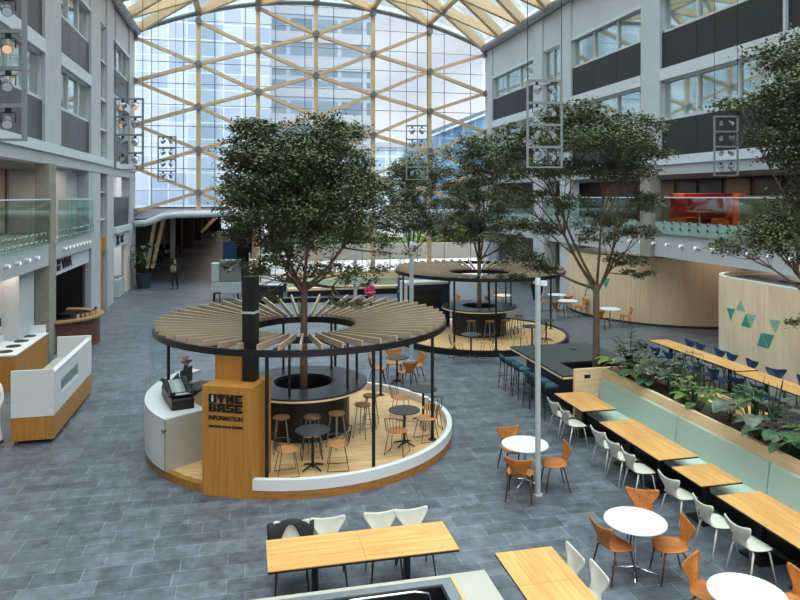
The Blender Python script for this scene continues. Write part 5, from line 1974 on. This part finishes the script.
t = thing('potted_palm', 'leafy plant in a dark tapered pot below the gable, beside the passage', 'plant', (-5.75, 41.9, 0))
MB().lathe([(.001, 0), (.3, 0), (.47, .85), (.42, .85), (.3, .75), (.001, .75)], n=24).build('pot', mat('dark blue grey pot', '#2f3640', 0.5), t)
lf, st = MB(), MB()
rr = random.Random(4)
for k in range(26):
    a = k * 2.4
    h_ = rr.uniform(1.2, 2.6)
    p = Vector((math.cos(a) * rr.uniform(.1, .6), math.sin(a) * rr.uniform(.1, .6), h_))
    st.tube([(0, 0, .7), (p.x * .3, p.y * .3, h_ * .7), p], .012, 5)
    lf.grid(blade(p, (math.cos(a), math.sin(a), .2), .6, .12, 1.2))
lf.build('foliage', M['leafdark'], t)
st.build('stem', M['leafdark'], t)


# ---------------------------------------------------------------- people
def skinned(name, pts, edges, radii, material, parent, sub=2):
    me = bpy.data.meshes.new(name)
    me.from_pydata(pts, edges, [])
    o = bpy.data.objects.new(name, me)
    COL.objects.link(o)
    o.parent = parent
    o.modifiers.new('skin', 'SKIN')
    if not me.skin_vertices:
        bpy.context.view_layer.objects.active = o
    for i, r_ in enumerate(radii):
        me.skin_vertices[0].data[i].radius = (r_, r_) if not isinstance(r_, tuple) else r_
    me.skin_vertices[0].data[0].use_root = True
    sb = o.modifiers.new('sub', 'SUBSURF')
    sb.levels = sb.render_levels = sub
    me.materials.append(material)
    for p_ in me.polygons:
        p_.use_smooth = True
    return o


def person(loc, rz, h, label, top, trousers, hair, stride=.16, arms='down', long_hair=False):
    """walks or stands along local +y"""
    t = thing('person', label, 'person', loc, rz)
    k = h / 1.72
    S = lambda x, y, z: (x * k, y * k, z * k)
    J = dict(pel=(0, 0, .95), waist=(0, .0, 1.08), chest=(0, .01, 1.28), neck0=(0, .0, 1.43), neck=(0, .01, 1.5), chin=(0, .035, 1.555), head=(0, .015, 1.63), crown=(0, 0, 1.69), nose=(0, .115, 1.6))
    for s, sg in (('l', -1), ('r', 1)):
        st_ = stride * sg
        J['hip' + s] = (.085 * sg, 0, .9)
        J['knee' + s] = (.09 * sg, st_ * .55 + .04, .49)
        J['ank' + s] = (.09 * sg, st_ - .03, .085 if st_ >= 0 else .11)
        J['toe' + s] = (.1 * sg, st_ + .14, .035)
        J['sh' + s] = (.17 * sg, 0, 1.39)
        if arms == 'down':
            J['elb' + s] = (.24 * sg, -.03 - st_ * .4, 1.12)
            J['wri' + s] = (.25 * sg, .06 - st_ * .7, .88)
            hd = Vector((0, .25, -1))
        else:
            J['elb' + s] = (.25 * sg, -.02, 1.12)
            J['wri' + s] = (.1 * sg, .24, 1.15)
            hd = Vector((-.6 * sg, .6, .25))
        w_ = Vector(J['wri' + s])
        hd.normalize()
        J['palm' + s] = tuple(w_ + hd * .07)
        for f in range(4):
            lat = Vector((0, 1, 0)) if arms == 'down' else Vector((0, 0, 1))
            b = w_ + hd * .09 + lat * (.03 - .02 * f)
            J['f%d%s' % (f, s)] = tuple(b + hd * (.05, .06, .055, .04)[f] + Vector((-sg * .008, .01, 0)))
        J['th' + s] = tuple(w_ + hd * .07 + (Vector((-sg * .01, .05, 0)) if arms == 'down' else Vector((0, 0, .05))))
    keys = list(J)
    E = [('pel', 'waist'), ('waist', 'chest'), ('chest', 'neck0'), ('neck0', 'neck'), ('neck', 'chin'), ('chin', 'head'), ('head', 'crown'), ('head', 'nose')]
    R = dict(pel=(.15, .11), waist=(.13, .095), chest=(.15, .11), neck0=(.08, .07), neck=.05, chin=.062, head=.085, crown=.06, nose=.016)
    for s in 'lr':
        E += [('pel', 'hip' + s), ('hip' + s, 'knee' + s), ('knee' + s, 'ank' + s), ('ank' + s, 'toe' + s), ('chest', 'sh' + s), ('sh' + s, 'elb' + s), ('elb' + s, 'wri' + s), ('wri' + s, 'palm' + s), ('palm' + s, 'th' + s)]
        R.update({'hip' + s: .085, 'knee' + s: .055, 'ank' + s: .036, 'toe' + s: .03, 'sh' + s: .055, 'elb' + s: .038, 'wri' + s: .026, 'palm' + s: (.032, .018), 'th' + s: .009})
        for f in range(4):
            E.append(('palm' + s, 'f%d%s' % (f, s)))
            R['f%d%s' % (f, s)] = .008
    idx = {a: i for i, a in enumerate(keys)}
    scl = lambda r_: tuple(v * k for v in r_) if isinstance(r_, tuple) else r_ * k
    skinned('body', [S(*J[a]) for a in keys], [(idx[a], idx[b]) for a, b in E], [scl(R[a]) for a in keys], M['skin'], t)
    tk = ['chest', 'pel', 'waist', 'neck0', 'shl', 'shr', 'elbl', 'elbr', 'wril', 'wrir']
    te = [('pel', 'waist'), ('waist', 'chest'), ('chest', 'neck0'), ('chest', 'shl'), ('chest', 'shr'), ('shl', 'elbl'), ('shr', 'elbr'), ('elbl', 'wril'), ('elbr', 'wrir')]
    ti = {a: i for i, a in enumerate(tk)}
    grow = lambda r_, d: tuple((v + d) * k for v in r_) if isinstance(r_, tuple) else (r_ + d) * k
    skinned('jacket', [S(*J[a]) for a in tk], [(ti[a], ti[b]) for a, b in te], [grow(R[a], .022 if a != 'neck0' else .012) for a in tk], top, t)
    tk = ['pel', 'hipl', 'hipr', 'kneel', 'kneer', 'ankl', 'ankr']
    te = [('pel', 'hipl'), ('pel', 'hipr'), ('hipl', 'kneel'), ('hipr', 'kneer'), ('kneel', 'ankl'), ('kneer', 'ankr')]
    ti = {a: i for i, a in enumerate(tk)}
    skinned('trousers', [S(*J[a]) for a in tk], [(ti[a], ti[b]) for a, b in te], [grow(R[a], .018) for a in tk], trousers, t)
    hr = MB()
    hr.ball(S(0, -.022, 1.655), .1 * k, (.95, .98, .9), 8)
    if long_hair:
        hr.ball(S(0, -.06, 1.55), .085 * k, (1, .55, 1.5), 8)
    hr.build('hair', hair, t)
    for sg, s in ((-1, 'l'), (1, 'r')):
        a_, b_ = Vector(S(*J['ank' + s])), Vector(S(*J['toe' + s]))
        MB().tube([a_ + Vector((0, -.06, -.02)) * k, a_ + Vector((0, .03, -.03)) * k, b_, b_ + Vector((0, .05, -.005)) * k], [.04 * k, .046 * k, .042 * k, .02 * k], 8).build('shoe', M['blackcloth'], t)
        MB().ball(S(.032 * sg, .088, 1.635), .011 * k, n=5).build('eye', M['black'], t)
    return t


p = at(175, 289)
person((p.x, p.y, 0), PI - .2, 1.72, 'person in black walking towards us with a grey bundle held at the chest', M['blackcloth'], M['blackcloth'], M['hairdark'], .18, 'hold', True)
b = MB().box((0, 0, 0), (.3, .12, .34))
d = Vector((math.cos(PI - .2 + PI / 2), math.sin(PI - .2 + PI / 2), 0)) * .3
tag(b.build('bundle', M['greycloth'], bevel=.04), 'grey bundle held by the walking person', 'bag').location = (p.x + d.x, p.y + d.y, 1.2)
person((5.35, 29.4, 0), PI + .4, 1.68, 'person in a pink jacket standing behind the first pavilion', M['pink'], M['blackcloth'], M['hairdark'], .06, 'hold', True)
p = at(400, 307)
person((p.x, p.y, 0), PI / 2, 1.7, 'person in blue standing beside the navy cabin', M['bluecloth'], M['bluecloth'], M['hairdark'], .06)
u = ray(-7, 300)
person((u.x * 14.4, u.y * 14.4, 0), PI - .5, 1.62, 'person in a cream knit top, mostly cut off beside the mobile counter', M['creamcloth'], M['creamcloth'], M['hairdark'], .08, 'down', True)
for i, (px, py, m_, l) in enumerate(((160, 262, 'blackcloth', 'far dark figure standing at the passage mouth'), (229, 262, 'creamcloth', 'far figure in a pale top beyond the grey cart'))):
    p = at(px, py)
    person((p.x, p.y, 0), PI * .8 + i, 1.72, l, M[m_], M['blackcloth'], M['hairdark'], .05)

# ---------------------------------------------------------------- sky light and view
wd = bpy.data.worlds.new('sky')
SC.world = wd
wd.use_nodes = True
nt = wd.node_tree
bg = nt.nodes['Background']
tc = N(nt, 'ShaderNodeTexCoord')
nz = N(nt, 'ShaderNodeTexNoise')
nz.inputs['Scale'].default_value = 3.0
nz.inputs['Detail'].default_value = 6
mp = N(nt, 'ShaderNodeMapping')
mp.inputs['Scale'].default_value = (1, 1, 2.2)
rp = N(nt, 'ShaderNodeValToRGB')
rp.color_ramp.elements[0].position = .33
rp.color_ramp.elements[1].position = .52
rp.color_ramp.elements[0].color = lin('#d8d9e6')
rp.color_ramp.elements[1].color = lin('#ffffff')
nt.links.new(tc.outputs['Generated'], mp.inputs['Vector'])
nt.links.new(mp.outputs['Vector'], nz.inputs['Vector'])
nt.links.new(nz.outputs['Fac'], rp.inputs['Fac'])
sp = N(nt, 'ShaderNodeSeparateXYZ')
nt.links.new(tc.outputs['Generated'], sp.inputs[0])
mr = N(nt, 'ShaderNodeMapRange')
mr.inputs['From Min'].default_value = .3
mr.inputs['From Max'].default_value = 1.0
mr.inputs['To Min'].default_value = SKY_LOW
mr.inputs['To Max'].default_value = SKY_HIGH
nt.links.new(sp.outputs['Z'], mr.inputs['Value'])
hi = N(nt, 'ShaderNodeMix', data_type='RGBA')
hi.inputs[7].default_value = (1.0, .955, .89, 1)
mh = N(nt, 'ShaderNodeMapRange')
mh.inputs['From Min'].default_value = .3
mh.inputs['From Max'].default_value = .6
nt.links.new(rp.outputs['Color'], hi.inputs[6])
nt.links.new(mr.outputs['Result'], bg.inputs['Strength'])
nt.links.new(sp.outputs['Z'], mh.inputs['Value'])
nt.links.new(mh.outputs['Result'], hi.inputs[0])
nt.links.new(hi.outputs[2], bg.inputs['Color'])

SC.view_settings.view_transform = 'Standard'
SC.view_settings.look = 'None'
SC.view_settings.gamma = 1.0
SC.view_settings.use_curve_mapping = False
SC.view_settings.exposure = EXPOSURE
SC.cycles.max_bounces = 8
SC.cycles.diffuse_bounces = 4
SC.cycles.transparent_max_bounces = 16
SC.cycles.caustics_reflective = False
SC.cycles.caustics_refractive = False
SC.cycles.sample_clamp_indirect = 6
SC.cycles.use_denoising = True
